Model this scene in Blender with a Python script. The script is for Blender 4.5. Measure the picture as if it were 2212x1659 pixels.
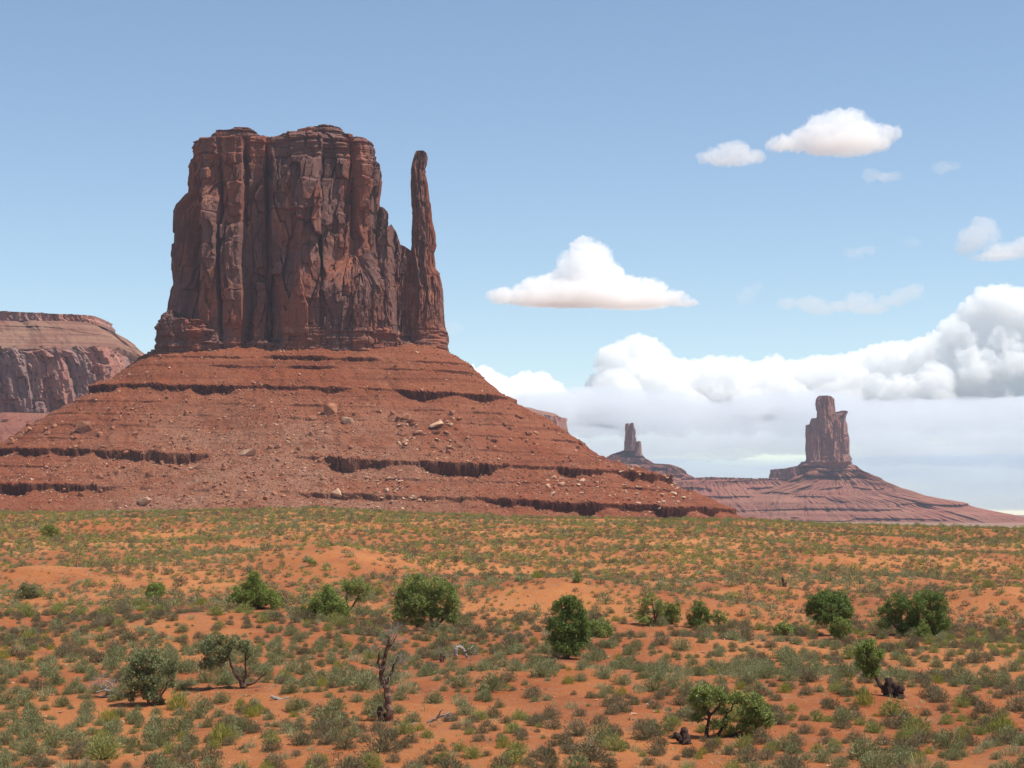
import bpy, bmesh, math, random
import numpy as np
from mathutils import Vector
random.seed(7); rng = np.random.default_rng(7)
for o in list(bpy.data.objects): bpy.data.objects.remove(o)
C = bpy.context.scene.collection
sc = bpy.context.scene
# ------------------------------------------------------------------ camera, sky, sun, exposure
F = 4128.0                       # focal length in units where the photograph is 2212 wide
HX, HY = 1106.0, 1105.0          # vertical centre line and horizon row in those units
cd = bpy.data.cameras.new('camera'); cam = bpy.data.objects.new('camera', cd); C.objects.link(cam)
cd.sensor_width = 36; cd.lens = F/2212*36; cd.clip_start = 0.5; cd.clip_end = 90000
cam.location = (0, 0, 0); cam.rotation_euler = (math.radians(90)+math.atan((HY-829.5)/F), 0, 0)
sc.camera = cam
SUN_EL, SUN_AZ = math.radians(63), math.radians(-15)       # azimuth counted from +x
w = bpy.data.worlds.new('World'); sc.world = w; w.use_nodes = True
nt = w.node_tree; bg = nt.nodes['Background']
sky = nt.nodes.new('ShaderNodeTexSky'); sky.sky_type = 'NISHITA'; sky.sun_disc = False
sky.sun_elevation = SUN_EL; sky.sun_rotation = math.radians(105); sky.altitude = 1700
sky.air_density = 1.0; sky.dust_density = .2; sky.ozone_density = 1.2
tnt = nt.nodes.new('ShaderNodeMix'); tnt.data_type = 'RGBA'; tnt.blend_type = 'MULTIPLY'; tnt.inputs[0].default_value = 1; tnt.inputs[7].default_value = (1.02, 1.01, .955, 1)
nt.links.new(sky.outputs[0], tnt.inputs[6]); nt.links.new(tnt.outputs[2], bg.inputs[0]); bg.inputs[1].default_value = 0.115
ld = bpy.data.lights.new('sun', 'SUN'); sun = bpy.data.objects.new('sun', ld); C.objects.link(sun)
ld.energy = 4.9; ld.angle = math.radians(0.5); ld.color = (1, .94, .84)
sd = Vector((math.cos(SUN_EL)*math.cos(SUN_AZ), math.cos(SUN_EL)*math.sin(SUN_AZ), math.sin(SUN_EL)))
sun.rotation_euler = sd.to_track_quat('Z', 'Y').to_euler()
sc.view_settings.view_transform = 'Standard'; sc.view_settings.look = 'None'
sc.view_settings.exposure = 0.40; sc.view_settings.gamma = 1
cy = sc.cycles
cy.max_bounces = 18; cy.diffuse_bounces = 3; cy.glossy_bounces = 1; cy.volume_bounces = 18; cy.transparent_max_bounces = 8
cy.use_denoising = True; cy.sample_clamp_indirect = 4
# ------------------------------------------------------------------ noise
def _h(ix, iy, iz, s):
    n = (ix.astype(np.int64)*374761393 + iy.astype(np.int64)*668265263 + iz.astype(np.int64)*2147483647 + s*974711) & 0xffffffff
    n = ((n ^ (n >> 13))*1274126177) & 0xffffffff
    n = ((n ^ (n >> 16))*2246822519) & 0xffffffff
    n = n ^ (n >> 15)
    return (n & 0xffffff)/float(0xffffff)
def vnoise(x, y, z=None, s=0):
    x = np.asarray(x, float); y = np.asarray(y, float); z = np.zeros_like(x+y) if z is None else np.asarray(z, float)
    x, y, z = np.broadcast_arrays(x, y, z)
    i, j, k = np.floor(x), np.floor(y), np.floor(z); u, v, t = x-i, y-j, z-k
    u = u*u*(3-2*u); v = v*v*(3-2*v); t = t*t*(3-2*t); r = 0
    zs = (0, 1) if np.any(t > 0) else (0,)
    for a in (0, 1):
        for b in (0, 1):
            for c in zs:
                r = r + _h(i+a, j+b, k+c, s)*(u if a else 1-u)*(v if b else 1-v)*(t if c else 1-t)
    return r*2-1
def fbm(x, y, z=None, o=4, s=0, g=.5):
    r, a, f, t = 0, 1, 1, 0
    for q in range(o):
        r = r+a*vnoise(np.asarray(x)*f+q*17.3, np.asarray(y)*f+q*9.1, None if z is None else np.asarray(z)*f+q*5.7, s+q); t += a; a *= g; f *= 2.03
    return r/t
def plates(x, z, cx, cz, s=0, tilt=.3, warp=.35):
    """broken rock panels: nearest cell's own depth and tilt, and how near the joint is"""
    X = x/cx + warp*fbm(x/cx*.9, z/cz*.9, o=2, s=s+50); Z = z/cz + warp*fbm(x/cx*.9+31, z/cz*.9, o=2, s=s+60)
    i0, j0 = np.floor(X), np.floor(Z)
    d1 = np.full(X.shape, 9.); d2 = np.full(X.shape, 9.); val = np.zeros(X.shape)
    O = np.zeros_like(X)
    for a in (-1, 0, 1):
        for b in (-1, 0, 1):
            i, j = i0+a, j0+b
            px = i+.15+.7*_h(i, j, O, s+1); pz = j+.15+.7*_h(i, j, O, s+2)
            dx, dz = X-px, Z-pz; d = np.maximum(abs(dx)*1.15, abs(dz)*.9)+.07*(abs(dx)+abs(dz))
            v = (_h(i, j, O, s+3)*2-1) + tilt*4*(_h(i, j, O, s+4)*2-1)*dx + tilt*2.5*(_h(i, j, O, s+5)*2-1)*dz
            m = d < d1
            d2 = np.where(m, d1, np.minimum(d2, d)); val = np.where(m, v, val); d1 = np.where(m, d, d1)
    return val, d2-d1
def sstep(a, b, x):
    t = np.clip((x-a)/(b-a), 0, 1); return t*t*(3-2*t)
# ------------------------------------------------------------------ object helpers
def tag(o, label=None, cat=None, group=None, kind=None):
    if label: o['label'] = label
    if cat: o['category'] = cat
    if group: o['group'] = group
    if kind: o['kind'] = kind
    return o
def empty(name, loc, label, cat, group=None):
    o = bpy.data.objects.new(name, None); C.objects.link(o); o.location = loc; o.empty_display_size = 1
    return tag(o, label, cat, group)
def npmesh(name, V, Fq, mats=(), smooth=False, midx=None):
    """V (n,3), Fq (m,3|4) int array"""
    me = bpy.data.meshes.new(name); V = np.asarray(V, np.float32); Fq = np.asarray(Fq, np.int32)
    m, k = Fq.shape
    me.vertices.add(len(V)); me.vertices.foreach_set('co', V.ravel())
    me.loops.add(m*k); me.loops.foreach_set('vertex_index', Fq.ravel())
    me.polygons.add(m); me.polygons.foreach_set('loop_start', np.arange(0, m*k, k, dtype=np.int32))
    me.polygons.foreach_set('loop_total', np.full(m, k, np.int32))
    for mt in (mats if isinstance(mats, (list, tuple)) else [mats]): me.materials.append(mt)
    if midx is not None: me.polygons.foreach_set('material_index', np.asarray(midx, np.int32))
    me.polygons.foreach_set('use_smooth', np.full(m, smooth, bool))
    me.update(calc_edges=True); me.validate(); return me
def link(name, me, parent=None, loc=None):
    o = bpy.data.objects.new(name, me); C.objects.link(o)
    if loc is not None: o.location = loc
    if parent is not None:
        o.parent = parent
        if loc is None: o.location = -parent.location     # mesh given in world coordinates
    return o
def gridfaces(nu, nv, wrap=False):
    i = np.arange(nv-1)[:, None]*nu; j = np.arange(nu if wrap else nu-1)[None, :]; jn = (j+1) % nu
    return np.stack([i+j, i+jn, i+nu+jn, i+nu+j], -1).reshape(-1, 4)
def W(px, py, D): return ((px-HX)/F*D, D, (HY-py)/F*D)
# ------------------------------------------------------------------ materials
def mat(name, rough=.95):
    m = bpy.data.materials.new(name); m.use_nodes = True; n = m.node_tree.nodes
    b = n['Principled BSDF']; b.inputs['Roughness'].default_value = rough; b.inputs['Specular IOR Level'].default_value = .15
    return m, m.node_tree, b
def nd(t, typ, **k):
    n = t.nodes.new(typ)
    for a, v in k.items():
        if a.startswith('i_'): n.inputs[a[2:].replace('_', ' ')].default_value = v
        else: setattr(n, a, v)
    return n
def ramp(t, fac, stops):
    r = nd(t, 'ShaderNodeValToRGB'); e = r.color_ramp.elements
    while len(e) < len(stops): e.new(.5)
    for q, (p, c) in enumerate(stops): e[q].position = p; e[q].color = (*c, 1)
    t.links.new(fac, r.inputs[0]); return r.outputs[0]
def noise(t, scale, detail=5, sq=(1, 1, 1), rough=.55, dist=0):
    g = nd(t, 'ShaderNodeNewGeometry'); mp = nd(t, 'ShaderNodeMapping'); mp.inputs['Scale'].default_value = sq
    n = nd(t, 'ShaderNodeTexNoise'); n.inputs['Scale'].default_value = scale; n.inputs['Detail'].default_value = detail
    n.inputs['Roughness'].default_value = rough; n.inputs['Distortion'].default_value = dist
    t.links.new(g.outputs['Position'], mp.inputs[0]); t.links.new(mp.outputs[0], n.inputs['Vector']); return n.outputs[0]
def mix(t, a, b, fac, mode='MIX'):
    m = nd(t, 'ShaderNodeMix', data_type='RGBA', blend_type=mode)
    for s, v in ((m.inputs[6], a), (m.inputs[7], b), (m.inputs[0], fac)):
        if isinstance(v, (tuple, float, int)): s.default_value = (*v, 1) if isinstance(v, tuple) else v
        else: t.links.new(v, s)
    return m.outputs[2]
def bump(t, b, h, strength, dist):
    n = nd(t, 'ShaderNodeBump'); n.inputs['Strength'].default_value = strength; n.inputs['Distance'].default_value = dist
    t.links.new(h, n.inputs['Height']); t.links.new(n.outputs[0], b.inputs['Normal'])
def cliff_mat(name, red, varnish, pale, sc_=1.0):
    m, t, b = mat(name)
    c = mix(t, red, varnish, ramp(t, noise(t, .035*sc_, 6, (1, 1, .35), .6, .6), [(.42, (0, 0, 0)), (.56, (1, 1, 1))]))
    c = mix(t, c, varnish, ramp(t, noise(t, .25*sc_, 4, (1, 1, .05), .6), [(.52, (0, 0, 0)), (.7, (.6, .6, .6))]))
    c = mix(t, c, pale, ramp(t, noise(t, .07*sc_, 6, (1, 1, .5), .65, .8), [(.58, (0, 0, 0)), (.68, (.7, .7, .7))]))
    c = mix(t, c, (.72, .68, .66), ramp(t, noise(t, .45*sc_, 5, (.08, .08, 1), .7), [(.4, (0, 0, 0)), (.65, (.5, .5, .5))]), 'MULTIPLY')
    t.links.new(c, b.inputs['Base Color'])
    bump(t, b, noise(t, .8*sc_, 8, (1, 1, .6), .7), .28, .6/sc_); return m
def soil_mat(name, c1, c2, c3, speck, sc_=1.0, strata=True):
    m, t, b = mat(name)
    c = mix(t, c1, c2, ramp(t, noise(t, .02*sc_, 6, rough=.6), [(.4, (0, 0, 0)), (.62, (1, 1, 1))]))
    if strata: c = mix(t, c, c3, ramp(t, noise(t, .3*sc_, 4, (.03, .03, 1), .7), [(.45, (0, 0, 0)), (.65, (.8, .8, .8))]))
    c = mix(t, c, speck, ramp(t, noise(t, .9*sc_, 3, rough=.7), [(.62, (0, 0, 0)), (.72, (.7, .7, .7))]))
    g = nd(t, 'ShaderNodeNewGeometry'); sx = nd(t, 'ShaderNodeSeparateXYZ'); t.links.new(g.outputs['True Normal'], sx.inputs[0])
    c = mix(t, tuple(v*.62 for v in c3), c, ramp(t, sx.outputs[2], [(.30, (0, 0, 0)), (.62, (1, 1, 1))]))     # bare ledge rock against loose soil
    t.links.new(c, b.inputs['Base Color'])
    bump(t, b, noise(t, .6*sc_, 8, rough=.78), 1.0, 1.5/sc_); return m
def add_fan(m):
    t = m.node_tree; b = t.nodes['Principled BSDF']; src = b.inputs['Base Color'].links[0].from_socket
    g = nd(t, 'ShaderNodeNewGeometry'); sx = nd(t, 'ShaderNodeSeparateXYZ'); t.links.new(g.outputs['Position'], sx.inputs[0])
    mr = nd(t, 'ShaderNodeMapRange'); mr.inputs[1].default_value = -330; mr.inputs[2].default_value = 30; t.links.new(sx.outputs[0], mr.inputs[0])
    fx = ramp(t, mr.outputs[0], [(0, (0, 0, 0)), (.3, (1, 1, 1)), (.62, (1, 1, 1)), (.95, (0, 0, 0))])
    mz = nd(t, 'ShaderNodeMapRange'); mz.inputs[1].default_value = 88; mz.inputs[2].default_value = 50; t.links.new(sx.outputs[2], mz.inputs[0])
    k = mix(t, fx, mz.outputs[0], 1.0, 'MULTIPLY'); k = mix(t, k, ramp(t, noise(t, .03, 6, rough=.75), [(.38, (.1, .1, .1)), (.6, (1, 1, 1))]), 1.0, 'MULTIPLY')
    gv = mix(t, (.225, .090, .052), (.34, .19, .125), ramp(t, noise(t, .8, 4, rough=.8), [(.42, (0, 0, 0)), (.6, (1, 1, 1))]))
    gv = mix(t, gv, (.13, .10, .055), ramp(t, noise(t, .5, 5, (1, 1.3, 1), .8), [(.56, (0, 0, 0)), (.66, (.7, .7, .7))]))
    t.links.new(mix(t, src, gv, k), b.inputs['Base Color'])
M_cliff = cliff_mat('red_sandstone', (.235, .082, .050), (.155, .078, .065), (.40, .19, .12))
M_talus = soil_mat('red_talus', (.22, .060, .025), (.245, .082, .040), (.15, .043, .021), (.40, .22, .14))
add_fan(M_talus)
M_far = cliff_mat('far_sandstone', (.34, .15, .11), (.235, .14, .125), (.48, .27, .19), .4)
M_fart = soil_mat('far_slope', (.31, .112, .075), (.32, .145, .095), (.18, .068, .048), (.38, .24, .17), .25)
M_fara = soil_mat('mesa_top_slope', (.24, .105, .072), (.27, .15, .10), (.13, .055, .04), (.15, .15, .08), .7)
# ------------------------------------------------------------------ shells: rock bodies from side outlines
def pl(pts, q, key=0):
    p = np.array(pts, float); o = np.argsort(p[:, key]); p = p[o]
    return np.interp(q, p[:, key], p[:, 1-key])
def shell(name, material, parent, L, R, D, depth, top=None, relief=None, nu=500, nv=260, n=3.2, taper=0., front_amt=1., bratio=None, capn=14, side=.5, rough_top=1.5, zD=None):
    """L, R: (px,py) outlines of the two sides at distance D, from base to top. depth: half depth in metres (or bratio*half width)."""
    pyb, pyt = max(p[1] for p in L), min(min(p[1] for p in L), min(p[1] for p in R))
    yy = np.linspace(pyb, pyt, 1500); l = pl(L, yy, 1); r = pl(R, yy, 1)
    ds = np.hypot(np.diff(yy), np.maximum(abs(np.diff(l)), abs(np.diff(r)))); cs = np.r_[0, np.cumsum(ds)]
    yv = np.interp(np.linspace(0, cs[-1], nv), cs, yy)
    th = np.linspace(0, 2*math.pi, 4001)
    ex = np.sign(np.cos(th))*abs(np.cos(th))**(2/n); ey = np.sign(np.sin(th))*abs(np.sin(th))**(2/n)
    hw0 = (pl(R, [pyb], 1)[0]-pl(L, [pyb], 1)[0])/2/F*D; b0 = depth if bratio is None else bratio*hw0
    seg = np.hypot(np.diff(ex)*hw0, np.diff(ey)*b0)*np.where(ey[1:]+ey[:-1] > -.3, 1., .35)   # back rows coarser
    ca = np.r_[0, np.cumsum(seg)]; tt = np.interp(np.linspace(0, ca[-1], nu, endpoint=False), ca, th)
    exu = np.interp(tt, th, ex); eyu = np.interp(tt, th, ey)
    lw = ((pl(L, yv, 1)-HX)/F*D)[:, None]; rw = ((pl(R, yv, 1)-HX)/F*D)[:, None]
    cx = (lw+rw)/2; hw = (rw-lw)/2
    b = (b0*np.ones_like(hw) if bratio is None else bratio*hw)
    if taper: b = b*(1-taper*np.linspace(0, 1, nv)[:, None])
    X = cx+hw*exu; Y = D-b*eyu; Z = np.repeat(((HY-yv)/F*(zD or D))[:, None], nu, 1)
    if top is not None:
        Df = zD or D-b0*.9; zt = (HY-pl(top, X/Df*F+HX))/F*Df; z0 = Z[0, 0]; zm = Z[-1, 0]
        zt = zt+fbm(X/5., Y/5., o=4, s=3)*rough_top
        f = (Z-z0)/(zm-z0); Z = z0+f*(np.minimum(zt, zm*1.1)-z0)
    nx = np.sign(exu)*abs(exu)**(n-1)/max(hw0, 1); ny = np.sign(eyu)*abs(eyu)**(n-1)/max(b0, 1)
    nl = np.hypot(nx, ny)+1e-9; nx, ny = nx/nl, ny/nl
    arc = np.interp(tt, th, np.r_[0, np.cumsum(np.hypot(np.diff(ex)*hw0, np.diff(ey)*b0))])[None, :]*np.ones_like(X)
    if relief is not None:
        d = relief(X, Z, arc, np.maximum(ny, 0)[None, :]*np.ones_like(X), Y)
        amt = side+(1-side)*np.clip(abs(ny)*1.6, 0, 1)
        X = X+nx*d*amt; Y = Y-ny*d*amt*front_amt
    V = [np.stack([X, Y, Z], -1).reshape(-1, 3)]
    # top: rings closing to the middle
    k = capn; xc, yc = X[-1].mean(), Y[-1].mean(); zc = Z[-1]
    for q in range(1, k+1):
        f = (q/k)**1.2; xx = X[-1]*(1-f)+xc*f; yy2 = Y[-1]*(1-f)+yc*f
        zz = zc*(1-f)+zc.mean()*f
        if top is not None: zz = (HY-pl(top, xx/Df*F+HX))/F*Df - .02*(yy2-(D-b0))
        zz = zz+fbm(xx/6, yy2/6, o=3, s=5)*rough_top*.7*min(1, f*4)
        V.append(np.stack([xx, yy2, zz], -1))
    V = np.concatenate(V); Fq = gridfaces(nu, nv+k, True)[:, ::-1]
    me = npmesh(name, V, Fq, material); return link(name, me, parent)
def rock_relief(big=4., mid=1.8, small=.7, s=0, strata=(), cw=16., ch=44., base=None, scale=1.):
    def f(X, Z, A, front, Y):
        a = A/scale; z = Z/scale
        v1, e1 = plates(a, z, cw, ch, s, .34, .12); v2, e2 = plates(a, z, cw*.45, ch*.36, s+11, .40, .08); v3, e3 = plates(a, z, cw*.18, ch*.13, s+23, .35, .15)
        d = big*v1+mid*v2+small*v3
        d = d-1.5*(1-sstep(0, .045, e1))-.25*(1-sstep(0, .05, e2))
        d = d+fbm(a/2.2, z/3, o=3, s=s+5)*.3
        for z0, z1, amp, per in strata:
            m = sstep(z0, z0+4, Z)*(1-sstep(z1-4, z1, Z))
            q = vnoise(z/per+fbm(a/60, z/60, o=2, s=s+8)*.5, a/40, s=s+9); q2 = vnoise(z/per*2.7, a/9, s=s+10)
            d = d*(1-.55*m)+m*amp*(np.sign(q)*abs(q)**.5+.5*q2)
        d = d*scale
        if base is not None: d = d+base(X, Z, front)
        return d
    return f
# ================================================================== THE NEAR BUTTE
def Z1(x, y): return (324+x*.3353, 226.8+y*.3353)       # close-up tracing units -> photo units
def ZL(p): return [Z1(*q) for q in p]
DB = 1510.0; DEP = 46.0
BX = (656-HX)/F*DB
butte = empty('rock_butte', (BX, DB, 120), 'great mitten-shaped red sandstone butte with a thin thumb spire, on its own wide talus slope', 'butte')
# coarse relief of the front wall: protrusion in metres against photo x, at five heights
cols = [150, 210, 275, 335, 345, 438, 450, 470, 590, 600, 622, 635, 725, 735, 775, 850, 975, 1080, 1092, 1180, 1270, 1300, 1320, 1390, 1455]
rowsy = [180, 480, 640, 900, 1150, 1540]
prot = [[0, 0, 2, 4, 5, 7, 7, 7, 6, 1, 2, 4, 4, 1, 3, 4, 6, 6, -1, 0, 0, -6, 2, 4, 2],
        [-4, -3, 0, 6, 8, 8, 0, 5, 6, -3, 0, 3, 0, -6, 3, 5, 8, 8, 0, -1, 0, -7, 1, 3, 1],
        [-2, -8, -8, 10, 11, 8, -1, 5, 7, -4, 0, 1, -5, -11, -1, 4, 8, 8, -1, -1, -1, -8, 1, 3, 1],
        [-2, -9, -7, 5, 11, 9, -2, 5, 8, -4, -4, -6, -11, -13, -3, 3, 7, 7, 0, 0, 0, -7, 2, 3, 1],
        [0, -4, -3, 4, 11, 9, 0, 6, 4, -6, -11, -9, -11, -14, -4, 5, 8, 8, 3, 3, 3, 0, 3, 3, 2],
        [3, 2, 2, 6, 9, 8, 2, 5, 2, -6, -9, -7, -6, -12, -4, 3, 6, 7, 6, 5, 5, 4, 4, 4, 3]]
def wall_base(X, Z, front):
    Df = DB-DEP; px = X/Df*F+HX; py = HY-Z/Df*F; zx = (px-324)/.3353; zy = (py-226.8)/.3353
    zx = zx+20*fbm(X/14, Z/26, o=4, s=71)
    P = np.array([np.interp(zx, cols, r) for r in prot]); fy = np.interp(zy, rowsy, range(len(rowsy)))
    i = np.clip(np.floor(fy).astype(int), 0, len(rowsy)-2); f = fy-i; f = f*f*(3-2*f)
    ii = np.indices(zx.shape); v = P[(i, *ii)]*(1-f)+P[(i+1, *ii)]*f
    v = v*1.35; e1 = 22*fbm(X/9, Z/9, o=4, s=75); e2 = 26*fbm(X/9+40, Z/9, o=4, s=76); rx_ = zx+e1; ry_ = zy+e2
    for (x0, x1, y0, y1, am) in [(780, 1085, 330, 665, 4.2), (980, 1085, 480, 610, 2.2), (345, 440, 590, 1000, 2.5), (500, 600, 500, 700, 3), (860, 985, 705, 900, 2.5), (455, 545, 900, 1260, 3), (650, 752, 1120, 1560, 6), (1095, 1250, 330, 760, 2.5),
                                 (1190, 1262, 680, 905, 3), (1320, 1450, 360, 640, 2.2), (265, 430, 190, 290, 3.5), (1000, 1262, 160, 262, 3.2), (430, 620, 640, 770, -2.5), (930, 1090, 900, 1250, 2.6), (170, 262, 620, 1000, -2.5), (600, 640, 300, 470, -3), (820, 900, 380, 560, 1.8), (250, 400, 395, 470, 2.8), (520, 590, 860, 1080, 2.)]:
        v = v+am*sstep(x0-5, x0+5, rx_)*(1-sstep(x1-5, x1+5, rx_))*sstep(y0-9, y0+9, ry_)*(1-sstep(y1-5, y1+5, ry_))
    return v*np.clip(front*1.5, 0, 1)
zlev = lambda y: (HY-(226.8+y*.3353))/F*(DB-DEP)
L = ZL([(120, 1640), (130, 1330), (135, 1250), (160, 1100), (148, 960), (150, 800), (155, 600), (175, 540), (215, 487), (248, 462), (247, 400), (262, 320), (258, 270), (275, 212), (290, 150)])
R = ZL([(1470, 1640), (1460, 900), (1455, 660), (1455, 500), (1470, 330), (1460, 300), (1442, 240), (1425, 190), (1397, 160), (1390, 150)])
top = ZL([(240, 225), (275, 212), (350, 190), (430, 195), (520, 200), (620, 205), (690, 190), (760, 195), (840, 178), (900, 165), (1000, 162), (1270, 158), (1395, 160), (1440, 240), (1480, 340)])
st = [(zlev(335), zlev(100), 1.5, 2.2), (zlev(1700), zlev(1400), 1.4, 3.0)]
shell('rock_tower', M_cliff, butte, L, R, DB, DEP, top, rock_relief(4.6, 1.9, .4, 1, st, base=wall_base), nu=760, nv=330, side=.28)
# flat caps on the summit
for q, (Lc, Rc, tp, dp) in enumerate([
    ([(380, 215), (383, 150)], [(690, 215), (684, 150)], [(383, 152), (400, 140), (510, 138), (530, 122), (610, 120), (640, 135), (684, 158)], 14),
    ([(860, 200), (940, 125)], [(1290, 200), (1220, 118)], [(860, 170), (950, 122), (1060, 118), (1090, 106), (1160, 104), (1215, 113), (1290, 160)], 18)]):
    shell('summit_cap', M_cliff, butte, ZL(Lc), ZL(Rc), DB-8, dp, ZL(tp), rock_relief(.8, .6, .5, 30+q, [(zlev(260), zlev(60), 1.2, 1.3)], cw=9, ch=7), nu=260, nv=30, n=2.6, rough_top=.8)
# right-hand low shoulder, broken ramp, pinnacle
shell('rock_shoulder', M_cliff, butte, ZL([(1080, 1640), (1080, 790)]), ZL([(1530, 1640), (1530, 790)]), DB-18, 40,
      ZL([(1060, 770), (1100, 810), (1200, 870), (1240, 925), (1300, 945), (1350, 1005), (1400, 960), (1450, 935), (1490, 900), (1530, 850)]),
      rock_relief(3.0, 1.4, .6, 41, [(zlev(1700), zlev(1430), 1.4, 3.)], cw=9, ch=34, base=lambda X, Z, fr: -28*sstep(zlev(1200), zlev(820), Z)*np.clip(fr*1.5, 0, 1)), nu=420, nv=190, n=2.6, rough_top=2.5)
shell('rock_pinnacle', M_cliff, butte, ZL([(1440, 1000), (1455, 780), (1462, 690), (1474, 664), (1480, 655)]), ZL([(1530, 1000), (1520, 800), (1525, 690), (1512, 668), (1490, 655)]), DB-10, 10, None,
      rock_relief(1.0, .7, .5, 51, cw=6, ch=20), nu=120, nv=90, n=2.4)
shell('rock_wall', M_cliff, butte, ZL([(1400, 1640), (1400, 760)]), ZL([(1730, 1640), (1730, 760)]), DB-4, 24,
      ZL([(1400, 1000), (1500, 850), (1540, 790), (1556, 772), (1580, 806), (1596, 885), (1640, 905), (1700, 940)]),
      rock_relief(1.6, 1.2, .7, 61, [(zlev(1700), zlev(1430), 1.2, 3.)], cw=8, ch=30,
      base=lambda X, Z, fr: 13*(np.exp(-((((X/(DB-30)*F+HX)-324)/.3353-1515-25*sstep(zlev(1000), zlev(1500), Z))/42)**4))*np.clip(fr*1.5, 0, 1)), nu=320, nv=200, n=2.6)
spire = shell('thumb_spire', M_cliff, butte,
      ZL([(1655, 1700), (1665, 1560), (1685, 1300), (1690, 1050), (1685, 900), (1690, 700), (1680, 520), (1685, 400), (1698, 335), (1706, 300), (1716, 288)]),
      ZL([(1930, 1700), (1922, 1640), (1915, 1560), (1918, 1470), (1896, 1420), (1886, 1330), (1880, 1200), (1862, 1080), (1836, 1050), (1826, 950), (1838, 900), (1830, 830), (1806, 720), (1800, 640), (1786, 500), (1762, 385), (1772, 350), (1774, 305), (1750, 288)]),
      DB-12, 24, None, rock_relief(1.6, .8, .35, 81, [(zlev(1760), zlev(1400), 1.5, 3.2)], cw=8, ch=30), nu=280, nv=330, n=2.3, taper=.62, side=.35)
# banded ledges at the foot
shell('base_ledge', M_cliff, butte, ZL([(60, 1640), (62, 1500), (58, 1380), (80, 1365), (84, 1320)]), ZL([(600, 1640), (560, 1560), (550, 1450), (520, 1430), (480, 1320)]), DB-14, 46,
      ZL([(50, 1375), (80, 1330), (130, 1310), (140, 1370), (300, 1390), (420, 1400), (550, 1450), (620, 1470)]),
      rock_relief(2.0, 1.4, .8, 91, [(zlev(1750), zlev(1200), 2.0, 3.0)], cw=9, ch=12), nu=420, nv=90, n=3.5)
shell('base_ledge', M_cliff, butte, ZL([(560, 1640), (560, 1500)]), ZL([(1690, 1640), (1690, 1500)]), DB-10, 44,
      ZL([(560, 1530), (700, 1500), (800, 1540), (900, 1520), (1050, 1440), (1200, 1450), (1320, 1420), (1400, 1500), (1480, 1420), (1560, 1440), (1620, 1520), (1690, 1500)]),
      rock_relief(2.6, 1.6, .8, 95, [(zlev(1750), zlev(1200), 1.6, 3.0)], cw=10, ch=14), nu=460, nv=60, n=4)
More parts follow.
